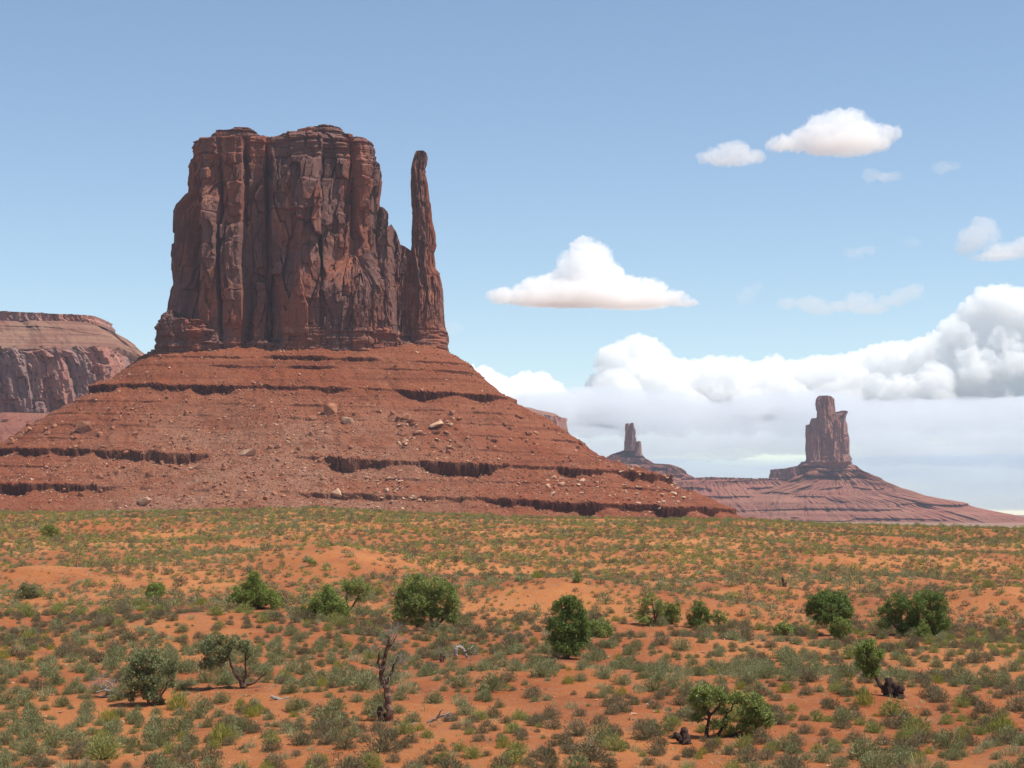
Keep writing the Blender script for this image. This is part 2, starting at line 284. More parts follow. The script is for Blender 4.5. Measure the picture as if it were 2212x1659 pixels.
# ---- talus slope as a height field
TX, TY = BX, DB
prof_d = [-40, 0, 25, 53, 90, 122, 150, 172, 227, 300, 420, 800]
prof_z = [134, 127, 114, 92, 66, 42, 31, 23, -3, -26, -34, -42]
def talus_h(x, y, fine=True, push=None):
    qx = np.maximum(abs(x-TX)-88, 0); qy = np.maximum(abs(y-TY)-26, 0)
    d = np.hypot(qx, qy)-22
    left = sstep(0, -150, x-TX); d = d-left*np.clip(d-30, 0, 200)*.10; d = d+sstep(20, 110, x-TX)*12*np.exp(-((d-48)/34)**2)
    ang = np.arctan2(y-TY, x-TX)
    d = d*(1+.05*vnoise(ang*3, 0*ang, s=201))+9*fbm(x/70, y/70, o=3, s=202)*sstep(0, 40, d)+1.2*fbm(x/9, y/9, o=3, s=203)
    gull = fbm(ang*22, d/160, o=3, s=204); d = d+1.0*gull*sstep(30, 90, d)
    h = np.interp(d, prof_d, prof_z)
    if fine:
        h = h+1.5*fbm(x/6, y/6, o=4, s=206)+1.3*np.maximum(fbm(x/14, y/14, o=3, s=236)-.12, 0)*4*sstep(20, 60, d)
    jag = 1.0*plates(x+y*.3, y*0+h, 7, 60, 207, .1)[0]+.5*vnoise(x/2.2, y/2.2, s=208)+1.5*fbm(x/28, y/28, o=3, s=209)
    out = h
    for pc_, wd_, hh_ in ((470, 30, 3), (560, 45, 3.5), (765, 30, 3.5), (862, 24, 5), (372, 22, 2.5)):
        h = h+hh_*np.exp(-((x/(DB-50)*F+HX-pc_)/wd_)**2)*np.exp(-(np.maximum(d, 0)/9)**2)
    px = x/1380*F+HX; pn = px+45*fbm(x/22, y/60, o=3, s=231)
    lines = [(114, 3.2, 6, [(300, .3), (440, .4), (480, 1), (740, 1), (800, .3), (1100, .6)], -.02, 211), (107, 2.2, 4, [(200, .5), (460, .6), (560, 1), (700, 1), (760, .2), (1100, .5)], -.02, 215),
             (91, 6.5, 7, [(0, 1), (620, 1), (690, .45), (820, .35), (880, .8), (1300, 1)], -.022, 212), (76, 1.3, 4, [(0, .5), (1400, .6)], -.03, 216), (66, 1.3, 4, [(0, .3), (1400, .8)], -.03, 232), (57, 1.2, 4, [(0, .6), (650, .1), (1400, .7)], -.03, 217), (46, 1.2, 3, [(0, .5), (600, .1), (1400, .5)], -.03, 219),
             (37, 6.5, 6, [(0, .9), (420, .8), (470, .1), (660, .05), (715, 1), (1500, 1)], -.038, 213), (24, 1.5, 3, [(0, .6), (500, .1), (760, .7), (1500, .6)], -.036, 233), (12, 6.5, 5.5, [(0, 1), (240, 1), (330, .2), (640, .05), (780, .5), (1000, .6), (1060, 1), (1700, 1)], -.034, 214)]
    for lev, thick, wdt, mk, dp, ms in lines:
        l = lev+dp*(x-TX)+.7*fbm(x/60, y*0, o=2, s=ms+40)
        m = np.interp(pn, [q[0] for q in mk], [q[1] for q in mk])*np.clip(.85+1.5*fbm(x/22, y/120, o=4, s=ms), .32 if thick > 5 else 0, 1.5)
        u = (h-l+.5*thick*m*(thick > 5)-1.5+jag*.5*(thick/6)**.5)
        k = np.exp(-(u/wdt)**2)*m
        out = out+thick*.5*np.tanh(u/(.045*wdt))*k
        if push is not None: push += (thick*.34*np.exp(-((u-.25)/.5)**2)-thick*.20*np.exp(-((u+.5)/.6)**2))*m
    if fine:
        out = out+.25*vnoise(out/1.1, x/30, s=220)*sstep(0, 30, d)+.3*fbm(x/1.6, y/1.6, o=2, s=221)
    return out
tx = np.arange(-470, 470, .8)+TX
ty = np.r_[np.arange(DB-345, DB-40, .62), np.arange(DB-40, DB+60, 3), np.arange(DB+60, DB+360, 4)]
gx, gy = np.meshgrid(tx, ty)
psh = np.zeros_like(gx); gz = talus_h(gx, gy, push=psh)
ddx = gx-np.clip(gx, TX-88, TX+88); ddy = gy-np.clip(gy, TY-26, TY+26); dn = np.hypot(ddx, ddy)+1e-6
gx = gx+ddx/dn*psh; gy = gy+ddy/dn*psh
link('talus_slope', npmesh('talus_slope', np.stack([gx, gy, gz], -1).reshape(-1, 3), gridfaces(len(tx), len(ty)), M_talus), butte)
# ================================================================== FAR BUTTES AND MESAS
def far_rel(s, sc_=1., amp=1.): return rock_relief(3*amp, 1.8*amp, .8*amp, s, scale=sc_)
def slope_rel(s, sc_=2., step=3.):
    def f(X, Z, A, front, Y):
        q = vnoise(Z/(4.5*sc_)+.5*fbm(A/(100*sc_), Z/(90*sc_), o=3, s=s), A/(90*sc_), s=s+1)
        g = fbm(A/(30*sc_), Z/(120*sc_), o=3, s=s+2)
        return sc_*(1.7*step*np.sign(q)*abs(q)**.3 + 6*g + 2.4*fbm(A/(5*sc_), Z/(5*sc_), o=3, s=s+3))
    return f
# left mesa
DL = 2700.
mesa = empty('mesa', (W(0, 900, DL)[0], DL, 0), 'broad hazy flat-topped mesa at the left edge behind the big butte', 'mesa')
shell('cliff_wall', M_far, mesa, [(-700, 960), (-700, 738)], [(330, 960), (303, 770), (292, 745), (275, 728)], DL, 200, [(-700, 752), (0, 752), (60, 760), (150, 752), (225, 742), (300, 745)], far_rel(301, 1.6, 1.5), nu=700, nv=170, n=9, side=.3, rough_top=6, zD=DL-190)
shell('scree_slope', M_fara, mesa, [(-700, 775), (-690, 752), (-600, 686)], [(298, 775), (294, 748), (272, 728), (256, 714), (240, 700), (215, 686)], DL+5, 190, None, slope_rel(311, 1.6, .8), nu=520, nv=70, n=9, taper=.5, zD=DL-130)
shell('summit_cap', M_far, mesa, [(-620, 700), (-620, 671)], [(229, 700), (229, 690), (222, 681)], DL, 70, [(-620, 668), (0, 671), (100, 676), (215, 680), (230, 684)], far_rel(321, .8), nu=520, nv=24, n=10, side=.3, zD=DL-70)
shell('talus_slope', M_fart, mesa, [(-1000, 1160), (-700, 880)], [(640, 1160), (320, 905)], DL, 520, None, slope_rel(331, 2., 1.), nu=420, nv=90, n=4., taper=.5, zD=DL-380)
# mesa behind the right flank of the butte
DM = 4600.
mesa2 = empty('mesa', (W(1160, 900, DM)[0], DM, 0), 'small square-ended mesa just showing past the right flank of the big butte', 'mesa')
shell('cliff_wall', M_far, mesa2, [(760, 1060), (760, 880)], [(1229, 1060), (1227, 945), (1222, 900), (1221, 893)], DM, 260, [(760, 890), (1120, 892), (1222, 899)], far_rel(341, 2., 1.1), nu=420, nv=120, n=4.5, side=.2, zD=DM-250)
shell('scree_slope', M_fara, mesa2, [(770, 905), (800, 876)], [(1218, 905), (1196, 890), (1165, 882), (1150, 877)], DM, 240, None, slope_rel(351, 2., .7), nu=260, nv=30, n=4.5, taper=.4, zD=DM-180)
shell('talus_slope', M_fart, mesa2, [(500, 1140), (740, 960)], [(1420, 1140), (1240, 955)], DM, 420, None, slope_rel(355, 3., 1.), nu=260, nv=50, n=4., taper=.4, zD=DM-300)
# right butte with a castle of towers
def ZR(p): return [(1269+x*.4263, 810+y*.4263) for x, y in p]      # tracing units of the right-hand close-up
DC = 5000.
castle = empty('rock_butte', (W(1790, 1105, DC)[0], DC, 0), 'distant butte with one tall tower between lower ones, right of the slender twin spires', 'butte')
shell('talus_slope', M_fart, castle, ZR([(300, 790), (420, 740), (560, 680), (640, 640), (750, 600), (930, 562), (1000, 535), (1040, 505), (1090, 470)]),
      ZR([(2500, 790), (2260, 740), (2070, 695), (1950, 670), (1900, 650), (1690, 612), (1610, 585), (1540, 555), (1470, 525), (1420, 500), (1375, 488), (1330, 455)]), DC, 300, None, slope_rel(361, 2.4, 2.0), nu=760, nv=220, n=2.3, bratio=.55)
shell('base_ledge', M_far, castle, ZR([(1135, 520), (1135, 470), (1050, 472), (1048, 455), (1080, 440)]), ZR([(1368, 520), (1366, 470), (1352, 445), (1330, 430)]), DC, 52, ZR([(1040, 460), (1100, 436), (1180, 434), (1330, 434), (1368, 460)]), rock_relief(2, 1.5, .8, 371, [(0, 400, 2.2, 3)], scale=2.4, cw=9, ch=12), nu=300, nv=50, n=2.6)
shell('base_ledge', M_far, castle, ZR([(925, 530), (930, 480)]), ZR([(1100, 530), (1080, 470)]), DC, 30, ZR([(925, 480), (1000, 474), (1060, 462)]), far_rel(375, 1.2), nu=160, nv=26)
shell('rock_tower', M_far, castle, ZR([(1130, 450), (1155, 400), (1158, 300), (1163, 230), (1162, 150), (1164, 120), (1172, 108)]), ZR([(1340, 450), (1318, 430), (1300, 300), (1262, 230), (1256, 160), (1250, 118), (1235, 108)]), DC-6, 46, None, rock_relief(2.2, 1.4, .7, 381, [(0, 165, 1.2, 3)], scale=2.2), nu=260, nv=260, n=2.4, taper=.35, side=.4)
shell('rock_tower', M_far, castle, ZR([(1110, 445), (1113, 380), (1112, 300), (1112, 262), (1116, 253)]), ZR([(1175, 445), (1160, 400), (1140, 320), (1130, 270), (1122, 253)]), DC, 40, None, far_rel(385, 1.4, .8), nu=120, nv=130, n=2.4, taper=.4)
shell('rock_tower', M_far, castle, ZR([(1120, 445), (1125, 350), (1131, 250), (1140, 223)]), ZR([(1185, 445), (1180, 350), (1172, 226), (1165, 221)]), DC-8, 44, None, far_rel(386, 1.4, .8), nu=120, nv=140, n=2.4, taper=.3)
shell('rock_tower', M_far, castle, ZR([(1210, 445), (1225, 350), (1240, 230), (1262, 205), (1280, 190)]), ZR([(1326, 445), (1320, 380), (1312, 300), (1306, 215), (1307, 190), (1296, 185)]), DC-6, 60, None, far_rel(387, 1.6, .9), nu=200, nv=200, n=2.4, taper=.3)
# slender twin spires
DT = 5600.
throne = empty('rock_butte', (W(1365, 1105, DT)[0], DT, 0), 'most distant small butte with slender twin spires like two fingers', 'butte')
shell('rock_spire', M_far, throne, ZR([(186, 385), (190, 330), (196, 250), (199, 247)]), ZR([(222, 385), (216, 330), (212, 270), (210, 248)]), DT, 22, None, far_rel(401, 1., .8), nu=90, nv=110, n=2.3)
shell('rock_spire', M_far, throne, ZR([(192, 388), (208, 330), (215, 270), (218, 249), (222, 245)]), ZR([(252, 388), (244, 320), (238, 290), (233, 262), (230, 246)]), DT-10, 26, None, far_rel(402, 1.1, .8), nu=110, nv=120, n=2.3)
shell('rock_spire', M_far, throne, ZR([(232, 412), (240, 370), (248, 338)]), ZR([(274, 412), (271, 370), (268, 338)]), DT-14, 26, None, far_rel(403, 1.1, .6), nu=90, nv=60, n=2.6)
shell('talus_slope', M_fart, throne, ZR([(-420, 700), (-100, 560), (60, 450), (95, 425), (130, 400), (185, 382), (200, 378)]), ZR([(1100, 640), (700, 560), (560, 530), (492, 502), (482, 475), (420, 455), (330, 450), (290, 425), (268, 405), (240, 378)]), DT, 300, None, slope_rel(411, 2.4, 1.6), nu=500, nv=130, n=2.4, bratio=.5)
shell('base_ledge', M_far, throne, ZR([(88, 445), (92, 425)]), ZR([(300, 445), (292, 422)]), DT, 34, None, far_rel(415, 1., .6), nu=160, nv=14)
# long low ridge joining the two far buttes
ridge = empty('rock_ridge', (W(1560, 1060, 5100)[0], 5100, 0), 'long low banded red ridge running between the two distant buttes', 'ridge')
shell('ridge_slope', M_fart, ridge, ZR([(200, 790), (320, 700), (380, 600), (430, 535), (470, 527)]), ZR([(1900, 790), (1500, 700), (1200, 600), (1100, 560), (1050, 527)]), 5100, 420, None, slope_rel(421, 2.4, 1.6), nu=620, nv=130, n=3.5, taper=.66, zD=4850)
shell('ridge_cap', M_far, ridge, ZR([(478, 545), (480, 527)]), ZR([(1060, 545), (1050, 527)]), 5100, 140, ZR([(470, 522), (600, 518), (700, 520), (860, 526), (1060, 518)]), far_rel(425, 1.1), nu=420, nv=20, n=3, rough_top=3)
# ================================================================== GROUND
crest_x = [-400, 0, 300, 680, 900, 1100, 1400, 1600, 1800, 2000, 2212, 2700]
crest_y = [1112, 1109, 1107, 1103, 1112, 1119, 1121, 1124, 1134, 1139, 1147, 1156]
DCR = 420.
mounds = [(100, 1250, 9, 7, 1.5), (440, 1350, 8, 6, 1.2), (760, 1210, 14, 12, 1.8), (1210, 1290, 10, 9, 2.0), (1480, 1310, 9, 7, 1.2), (2130, 1300, 9, 8, 1.6),
          (1500, 1400, 10, 5, 1.0), (1180, 1470, 12, 7, .9), (1990, 1500, 12, 8, .9), (500, 1500, 7, 4, .6)]
mw = []
def ground_h(x, y):
    D = np.maximum(y, 1.); px = x/np.maximum(D, 60)*F+HX
    cz = (HY-np.interp(px, crest_x, crest_y))/F*DCR
    base = np.interp(y, [-400, 0, 25, 60, 94, 112, 170, 250, 350, 420], [0, -1.8, -8, -12, -12.7, -12.9, -11.2, -7.8, -3.4, 0])
    z = base+cz*sstep(120, DCR, y)
    over = y > DCR
    z = np.where(over, cz-.5*((y-DCR)/30)**2, z)
    z = z + (fbm(x/38, y/38, o=3, s=501)*1.5+fbm(x/11, y/11, o=4, s=502)*.6+fbm(x/3.2, y/3.2, o=3, s=508)*.10)*sstep(30, 90, y)*(1-sstep(380, 450, y)*.75)
    for (mx, my, a, b, hh) in mw: z = z+hh*np.exp(-((x-mx)/a)**2-((y-my)/b)**2)
    fl = -27+2.5*fbm(x/400, y/400, o=3, s=503)+1.5*sstep(2500, 9000, y)*0
    return np.maximum(z, fl)
def cast(px, py, hf, d0, d1, n=240):
    """where the sight line of a photo point meets a height function; NaN if it does not"""
    px = np.atleast_1d(np.asarray(px, float)); py = np.atleast_1d(np.asarray(py, float))
    Ds = np.geomspace(d0, d1, n); prev = np.full(px.shape, d0); hit = np.full(px.shape, np.nan)
    k = (px-HX)/F; e = (HY-py)/F
    for D in Ds:
        m = np.isnan(hit) & (e*D < hf(k*D, np.full(px.shape, D))); hit[m] = D
    lo = hit*(d0/d1)**(1/n); hi = hit.copy()
    for _ in range(7):
        mid = (lo+hi)/2; u = e*mid < hf(k*mid, mid); hi = np.where(u, mid, hi); lo = np.where(u, lo, mid)
    return k*hi, hi, np.where(np.isnan(hi), np.nan, hf(k*hi, hi))
for (px, py, a, b, hh) in mounds:
    x, y, z = cast(px, py, ground_h, 60, 430); mw.append((float(x[0]), float(y[0]), a, b, hh))
ys = np.r_[np.linspace(-600, 80, 40), np.arange(80.5, 130, .35), np.arange(130, 445, .75), np.geomspace(446, 2600, 240), np.geomspace(2650, 15000, 90)]
GX_, GY_ = np.arange(-210, 210, 1.), np.arange(60, 460, 1.)
GD = ground_h(*np.meshgrid(GX_, GY_))
def gfast(x, y):
    x = np.nan_to_num(x); y = np.nan_to_num(y); fx = np.clip(x-GX_[0], 0, len(GX_)-1.01); fy = np.clip(y-GY_[0], 0, len(GY_)-1.01); i, j = fx.astype(int), fy.astype(int); u, v = fx-i, fy-j
    return GD[j, i]*(1-u)*(1-v)+GD[j, i+1]*u*(1-v)+GD[j+1, i]*(1-u)*v+GD[j+1, i+1]*u*v
us = np.linspace(-1, 1, 781); us = .34*us/1.0*(1+.0*us)+.36*us**5
gx = us[None, :]*np.maximum(ys, 160)[:, None]*np.where(ys < 160, 1.8, 1)[:, None]
gx = us[None, :]*np.where(ys < 160, 160+np.clip(-ys, 0, 600)*2, ys)[:, None]
gy = np.repeat(ys[:, None], len(us), 1)
gz = ground_h(gx, gy)
m, t, b = mat('desert_sand')
g = nd(t, 'ShaderNodeNewGeometry'); sx = nd(t, 'ShaderNodeSeparateXYZ'); t.links.new(g.outputs['Position'], sx.inputs[0])
near = mix(t, (.31, .102, .035), (.42, .166, .057), ramp(t, noise(t, .035, 5, rough=.6), [(.42, (0, 0, 0)), (.6, (1, 1, 1))]))
near = mix(t, near, (.24, .074, .030), ramp(t, noise(t, .09, 4, rough=.6), [(.5, (0, 0, 0)), (.68, (.8, .8, .8))]))
yr = nd(t, 'ShaderNodeMapRange'); yr.inputs[1].default_value = 170; yr.inputs[2].default_value = 330; t.links.new(sx.outputs[1], yr.inputs[0])
near = mix(t, mix(t, near, (.88, .84, .84), 1.0, 'MULTIPLY'), near, yr.outputs[0])
near = mix(t, near, (.26, .14, .085), ramp(t, noise(t, .6, 6, rough=.75), [(.5, (0, 0, 0)), (.72, (.6, .6, .6))]))
near = mix(t, near, (.62, .36, .22), ramp(t, noise(t, 4., 2, rough=.7), [(.66, (0, 0, 0)), (.74, (.6, .6, .6))]))
near = mix(t, near, (.36, .22, .12), ramp(t, noise(t, 1.3, 4, rough=.7), [(.55, (0, 0, 0)), (.75, (.5, .5, .5))]))
far = mix(t, (.30, .13, .09), (.20, .15, .09), ramp(t, noise(t, .012, 6, rough=.7), [(.4, (0, 0, 0)), (.6, (1, 1, 1))]))
mr = nd(t, 'ShaderNodeMapRange'); mr.inputs[1].default_value = 450; mr.inputs[2].default_value = 900; t.links.new(sx.outputs[1], mr.inputs[0])
t.links.new(mix(t, near, far, mr.outputs[0]), b.inputs['Base Color']); bump(t, b, noise(t, 3., 6, rough=.75), .8, .22)
tag(link('ground', npmesh('ground', np.stack([gx, gy, gz], -1).reshape(-1, 3), gridfaces(len(us), len(ys)), m, smooth=True)), 'orange desert sand with low red mounds under the scrub', kind='structure')
# ================================================================== ROCKS ON THE TALUS
def rock_mesh(seed, flat=.7, name='boulder', m=None, n=18):
    r = np.random.default_rng(seed); bm = bmesh.new()
    for q in range(n):
        v = r.normal(size=3); v /= np.linalg.norm(v); v = np.sign(v)*abs(v)**.7*r.uniform(.8, 1.1)
        bm.verts.new((v[0]*.5*r.uniform(.9, 1.1), v[1]*.42, v[2]*.5*flat))
    res = bmesh.ops.convex_hull(bm, input=bm.verts)
    bmesh.ops.delete(bm, geom=[g for g in res['geom_interior'] if isinstance(g, bmesh.types.BMVert)], context='VERTS')
    bmesh.ops.recalc_face_normals(bm, faces=bm.faces)
    me = bpy.data.meshes.new(name); bm.to_mesh(me); bm.free(); me.materials.append(m); return me
def plain_rock(name, c1, c2):
    m, t, b = mat(name); oi = nd(t, 'ShaderNodeObjectInfo')
    c = mix(t, c1, c2, ramp(t, noise(t, .35, 4, rough=.6), [(.35, (0, 0, 0)), (.65, (1, 1, 1))]))
    t.links.new(c, b.inputs['Base Color']); bump(t, b, noise(t, 1.5, 5, rough=.7), .6, .4); return m
M_bred = plain_rock('red_boulder', (.25, .09, .045), (.36, .17, .10)); M_bpale = plain_rock('pale_slab', (.45, .25, .16), (.52, .34, .22))
reds = [rock_mesh(900+q, [.6, .8, .5, .9][q % 4], m=M_bred) for q in range(8)]; pales = [rock_mesh(930+q, [.4, .6, .35][q % 3], m=M_bpale) for q in range(6)]
DX, DY = np.arange(-470, 470, 2.)+TX, np.arange(DB-345, DB+60, 2.)
DEM = talus_h(*np.meshgrid(DX, DY))
def th2(x, y):
    x = np.nan_to_num(x); y = np.nan_to_num(y); fx = np.clip((x-DX[0])/2, 0, len(DX)-1.01); fy = np.clip((y-DY[0])/2, 0, len(DY)-1.01); i, j = fx.astype(int), fy.astype(int); u, v = fx-i, fy-j
    return DEM[j, i]*(1-u)*(1-v)+DEM[j, i+1]*u*(1-v)+DEM[j+1, i]*(1-u)*v+DEM[j+1, i+1]*u*v
def put_rock(px, py, wpx, me, label, group=None, sq=1.0, name='boulder'):
    x, y, z = cast(px, py, th2, DB-345, DB+40, 160)
    if np.isnan(y[0]): return None
    s = 1.4*wpx/F*y[0]; o = link(name, me, None, (x[0], y[0], z[0]+s*.12))
    o.scale = (s, s*random.uniform(.8, 1.1), s*sq); o.rotation_euler = (random.uniform(-.4, .4), random.uniform(-.4, .4), random.uniform(0, 6.3) if wpx < 16 else random.uniform(-.3, .3))
    return tag(o, label, 'boulder', group)
for a in [(182, 929, 27, reds[1], 'biggest dark block with a pale lit top, alone on the left part of the talus', None, 1.1),
          (313, 1086, 21, pales[1], 'rounded pink-tan boulder at the very foot of the talus, left of its middle'),
          (326, 1029, 24, reds[0], 'squat dark boulder with a lit top above the rounded one at the talus foot'),
          (942, 922, 24, pales[2], 'wide smooth pale slab under the right end of the spire'),
          (906, 937, 14, pales[0], 'small pale boulder left of the wide smooth slab'),
          (733, 1070, 22, pales[4], 'big rounded pinkish boulder half buried just above the scrub line'),
          (712, 893, 27, reds[3], 'large broken outcrop block in the middle of the talus under the rock wall'),
          (750, 912, 22, pales[1], 'tilted tan slab just below the large broken outcrop'),
          (535, 985, 30, pales[5], 'long low tan slab at the edge of the rubble fan'),
          (432, 1012, 18, reds[2], 'dark leaning slab in the left rubble below the middle ledge'),
          (878, 903, 17, reds[5], 'dark block up-left of the wide smooth slab')]:
    put_rock(*a)
def spread(n, boxes):
    out = []
    for (x0, y0, x1, y1, wt) in boxes:
        k = int(n*wt); out += [(random.uniform(x0, x1), random.uniform(y0, y1)) for _ in range(k)]
    return out
for (px, py) in spread(190, [(0, 880, 420, 980, .22), (100, 1000, 560, 1090, .22), (600, 870, 900, 990, .14), (850, 880, 1000, 990, .12), (560, 930, 800, 1080, .12), (1000, 900, 1350, 1010, .18)]):
    put_rock(px, py, random.choice([6, 7, 8, 9, 11, 13]), random.choice(reds), 'reddish boulder lying loose on the talus among many alike', 'boulders scattered on the talus of the great butte', random.uniform(.7, 1.1))
for (px, py) in spread(95, [(1340, 1020, 1480, 1100, .40), (790, 1030, 920, 1090, .25), (1180, 1030, 1260, 1070, .15), (860, 900, 980, 980, .2)]):
    put_rock(px, py, random.choice([6, 7, 8, 10, 12]), random.choice(pales), 'pale sandstone slab in a fall of pale slabs on the talus', 'pale slabs fallen on the lower talus')
def scatter_mesh(name, pts, scl, protos, mats, mi, zrot=None, squash=None):
    """copies of prototype meshes joined in ONE mesh (for what nobody could count)"""
    Vs, Fs, Ms, off = [], [], [], 0
    pr = []
    for me in protos:
        v = np.empty(len(me.vertices)*3); me.vertices.foreach_get('co', v); me.calc_loop_triangles()
        f = np.empty(len(me.loop_triangles)*3, int); me.loop_triangles.foreach_get('vertices', f); pr.append((v.reshape(-1, 3), f.reshape(-1, 3)))
    which = rng.integers(0, len(protos), len(pts)); ang = rng.uniform(0, 6.28, len(pts)) if zrot is None else zrot
    for k, (v, f) in enumerate(pr):
        idx = np.where(which == k)[0]
        if not len(idx): continue
        c, s_ = np.cos(ang[idx])[:, None], np.sin(ang[idx])[:, None]; sx_ = scl[idx][:, None]
        x = (v[None, :, 0]*c-v[None, :, 1]*s_)*sx_+pts[idx, 0, None]; y = (v[None, :, 0]*s_+v[None, :, 1]*c)*sx_+pts[idx, 1, None]; z = v[None, :, 2]*sx_+pts[idx, 2, None]
        Vs.append(np.stack([x, y, z], -1).reshape(-1, 3)); Fs.append((f[None]+(np.arange(len(idx))*len(v))[:, None, None]).reshape(-1, 3)+off)
        Ms.append(np.full(len(idx)*len(f), mi[k])); off += len(idx)*len(v)
    return npmesh(name, np.concatenate(Vs), np.concatenate(Fs), mats, midx=np.concatenate(Ms))
n = 50000
rx = rng.uniform(TX-330, TX+300, n); ry = rng.uniform(DB-300, DB-20, n)
dens = .25+.9*np.exp(-((rx-(TX-30+.25*(DB-80-ry)))/75)**2)*sstep(DB-60, DB-130, ry)+.5*sstep(.1, .5, fbm(rx/30, ry/30, o=3, s=601))+.5*np.exp(-((ry-(DB-215))/40)**2)
k = rng.uniform(0, 1, n) < dens; rx, ry = rx[k], ry[k]; rz = talus_h(rx, ry)
sz = .62*np.exp(rng.normal(0, .6, len(rx))).clip(.4, 5)+.4
link('rubble', scatter_mesh('rubble', np.stack([rx, ry, rz+.1*sz], -1), sz, [rock_mesh(950+q, .7, 'rubble', M_bred, 9) for q in range(4)]+[rock_mesh(960+q, .5, 'rubble', M_bpale, 9) for q in range(2)], [M_bred, M_bpale], [0, 0, 0, 0, 1, 1]))
tag(bpy.data.objects['rubble'], 'loose small stones covering the talus', kind='stuff')

# ================================================================== PLANTS
def leaf_mat(name, c1, c2, sc_=1.2, tr=.25):
    m, t, b = mat(name, .8); c = mix(t, c1, c2, ramp(t, noise(t, sc_, 3, rough=.7), [(.35, (0, 0, 0)), (.65, (1, 1, 1))]))
    t.links.new(c, b.inputs['Base Color'])
    tl = nd(t, 'ShaderNodeBsdfTranslucent'); t.links.new(c, tl.inputs[0]); mx = nd(t, 'ShaderNodeMixShader'); mx.inputs[0].default_value = tr
    t.links.new(b.outputs[0], mx.inputs[1]); t.links.new(tl.outputs[0], mx.inputs[2]); t.links.new(mx.outputs[0], t.nodes['Material Output'].inputs[0]); return m
M_sage = leaf_mat('sagebrush_leaf', (.30, .30, .15), (.175, .175, .07), .45)
M_brush = leaf_mat('blackbrush_twig', (.25, .205, .12), (.14, .12, .06), .45)
M_green = leaf_mat('green_shrub_leaf', (.32, .315, .10), (.225, .23, .07), .5)
M_yel = leaf_mat('rabbitbrush_leaf', (.33, .31, .06), (.24, .25, .055), .6)
M_grass = leaf_mat('dry_grass', (.44, .40, .22), (.32, .31, .15), .6)
M_wood = plain_rock('dead_wood', (.085, .045, .03), (.17, .10, .07)); M_dark = plain_rock('charred_wood', (.035, .022, .018), (.08, .05, .04)); M_grey = plain_rock('weathered_wood', (.24, .20, .17), (.34, .29, .25))
M_jun = leaf_mat('juniper_leaf', (.17, .225, .05), (.25, .295, .08), 1.5, .2); M_jund = leaf_mat('dark_juniper_leaf', (.115, .17, .045), (.185, .24, .065), 1.5, .2)
M_juno = leaf_mat('olive_juniper_leaf', (.29, .325, .10), (.19, .24, .065), 1.2, .2)
M_jung = leaf_mat('dull_juniper_leaf', (.25, .27, .13), (.165, .18, .075), 1.2, .2)
def bush_mesh(seed, m, n=230, sq=.62, ln=.34, wd=.05, up=.35, name='leaves'):
    r = np.random.default_rng(seed)
    a = r.uniform(0, 6.283, n); e = np.arcsin(r.uniform(0, 1, n)); rr = r.uniform(.25, 1, n)**.4*.5
    lump = 1+.16*np.sin(a*3+seed)+.10*np.sin(a*5+2*seed+e*4)+.07*np.sin(a*9+e*7+seed)
    d = np.stack([np.cos(a)*np.cos(e), np.sin(a)*np.cos(e), np.sin(e)], -1)
    p = d*rr[:, None]*lump[:, None]*np.array([1, 1, sq*2*.78]); p[:, 2] = np.maximum(p[:, 2]+.02, .03)
    g = d*.6+r.normal(size=(n, 3))*.35+np.array([0, 0, up]); g /= np.linalg.norm(g, axis=1)[:, None]
    ns_ = n//8; g[:ns_] = p[:ns_]/np.linalg.norm(p[:ns_], axis=1)[:, None]
    s = np.cross(g, r.normal(size=(n, 3))); s /= np.linalg.norm(s, axis=1)[:, None]
    L_ = ln*r.uniform(.5, 1.1, n)[:, None]*.6; L_[:ns_, 0] = np.linalg.norm(p[:ns_], axis=1); p[:ns_] *= .5; w_ = wd*r.uniform(.6, 1.3, n)[:, None]
    V = np.stack([p-g*L_*.5-s*w_*.6, p-g*L_*.5+s*w_*.6, p+g*L_*.5+s*w_*.2, p+g*L_*.5-s*w_*.2], 1).reshape(-1, 3)
    return npmesh(name, V, np.arange(n*4).reshape(-1, 4), m)
KIND = {'sage': (M_sage, dict(n=900, sq=.74, ln=.15, wd=.022), 'sagebrush'), 'brush': (M_brush, dict(n=900, sq=.70, ln=.17, wd=.018), 'desert_shrub'), 'green': (M_green, dict(n=900, sq=.74, ln=.15, wd=.022), 'green_shrub'),
        'yel': (M_yel, dict(n=700, sq=.8, ln=.28, wd=.016, up=1.2), 'rabbitbrush'), 'grass': (M_grass, dict(n=170, sq=.55, ln=.7, wd=.02, up=1.0), 'bunch_grass')}
LAB = {'sage': ('rounded grey-green sagebrush growing on the orange sand among others like it', 'sagebrush'), 'brush': ('low brownish olive shrub with fine dry twigs on the orange sand', 'shrub'),
       'green': ('fresh green low shrub between the greyer ones on the sand', 'shrub'), 'yel': ('bright yellow-green rounded bush low on the sand', 'rabbitbrush'), 'grass': ('pale straw-coloured tuft of dry grass on the orange sand', 'grass tuft')}
GRP = {'sage': 'sagebrush across the near desert floor', 'brush': 'brownish shrubs across the near desert floor', 'green': 'green shrubs across the near desert floor', 'yel': 'yellow-green bushes in the near desert floor', 'grass': 'dry grass tufts in the near desert floor'}
proto = {k: [bush_mesh(11*q+len(k), v[0], name=v[2], **v[1]) for q in range(5)] for k, v in KIND.items()}
lo = {k: [bush_mesh(13*q+len(k), v[0], name=v[2], **{**v[1], 'n': 170, 'wd': v[1]['wd']*2.3, 'ln': v[1]['ln']*1.2}) for q in range(4)] for k, v in KIND.items()}
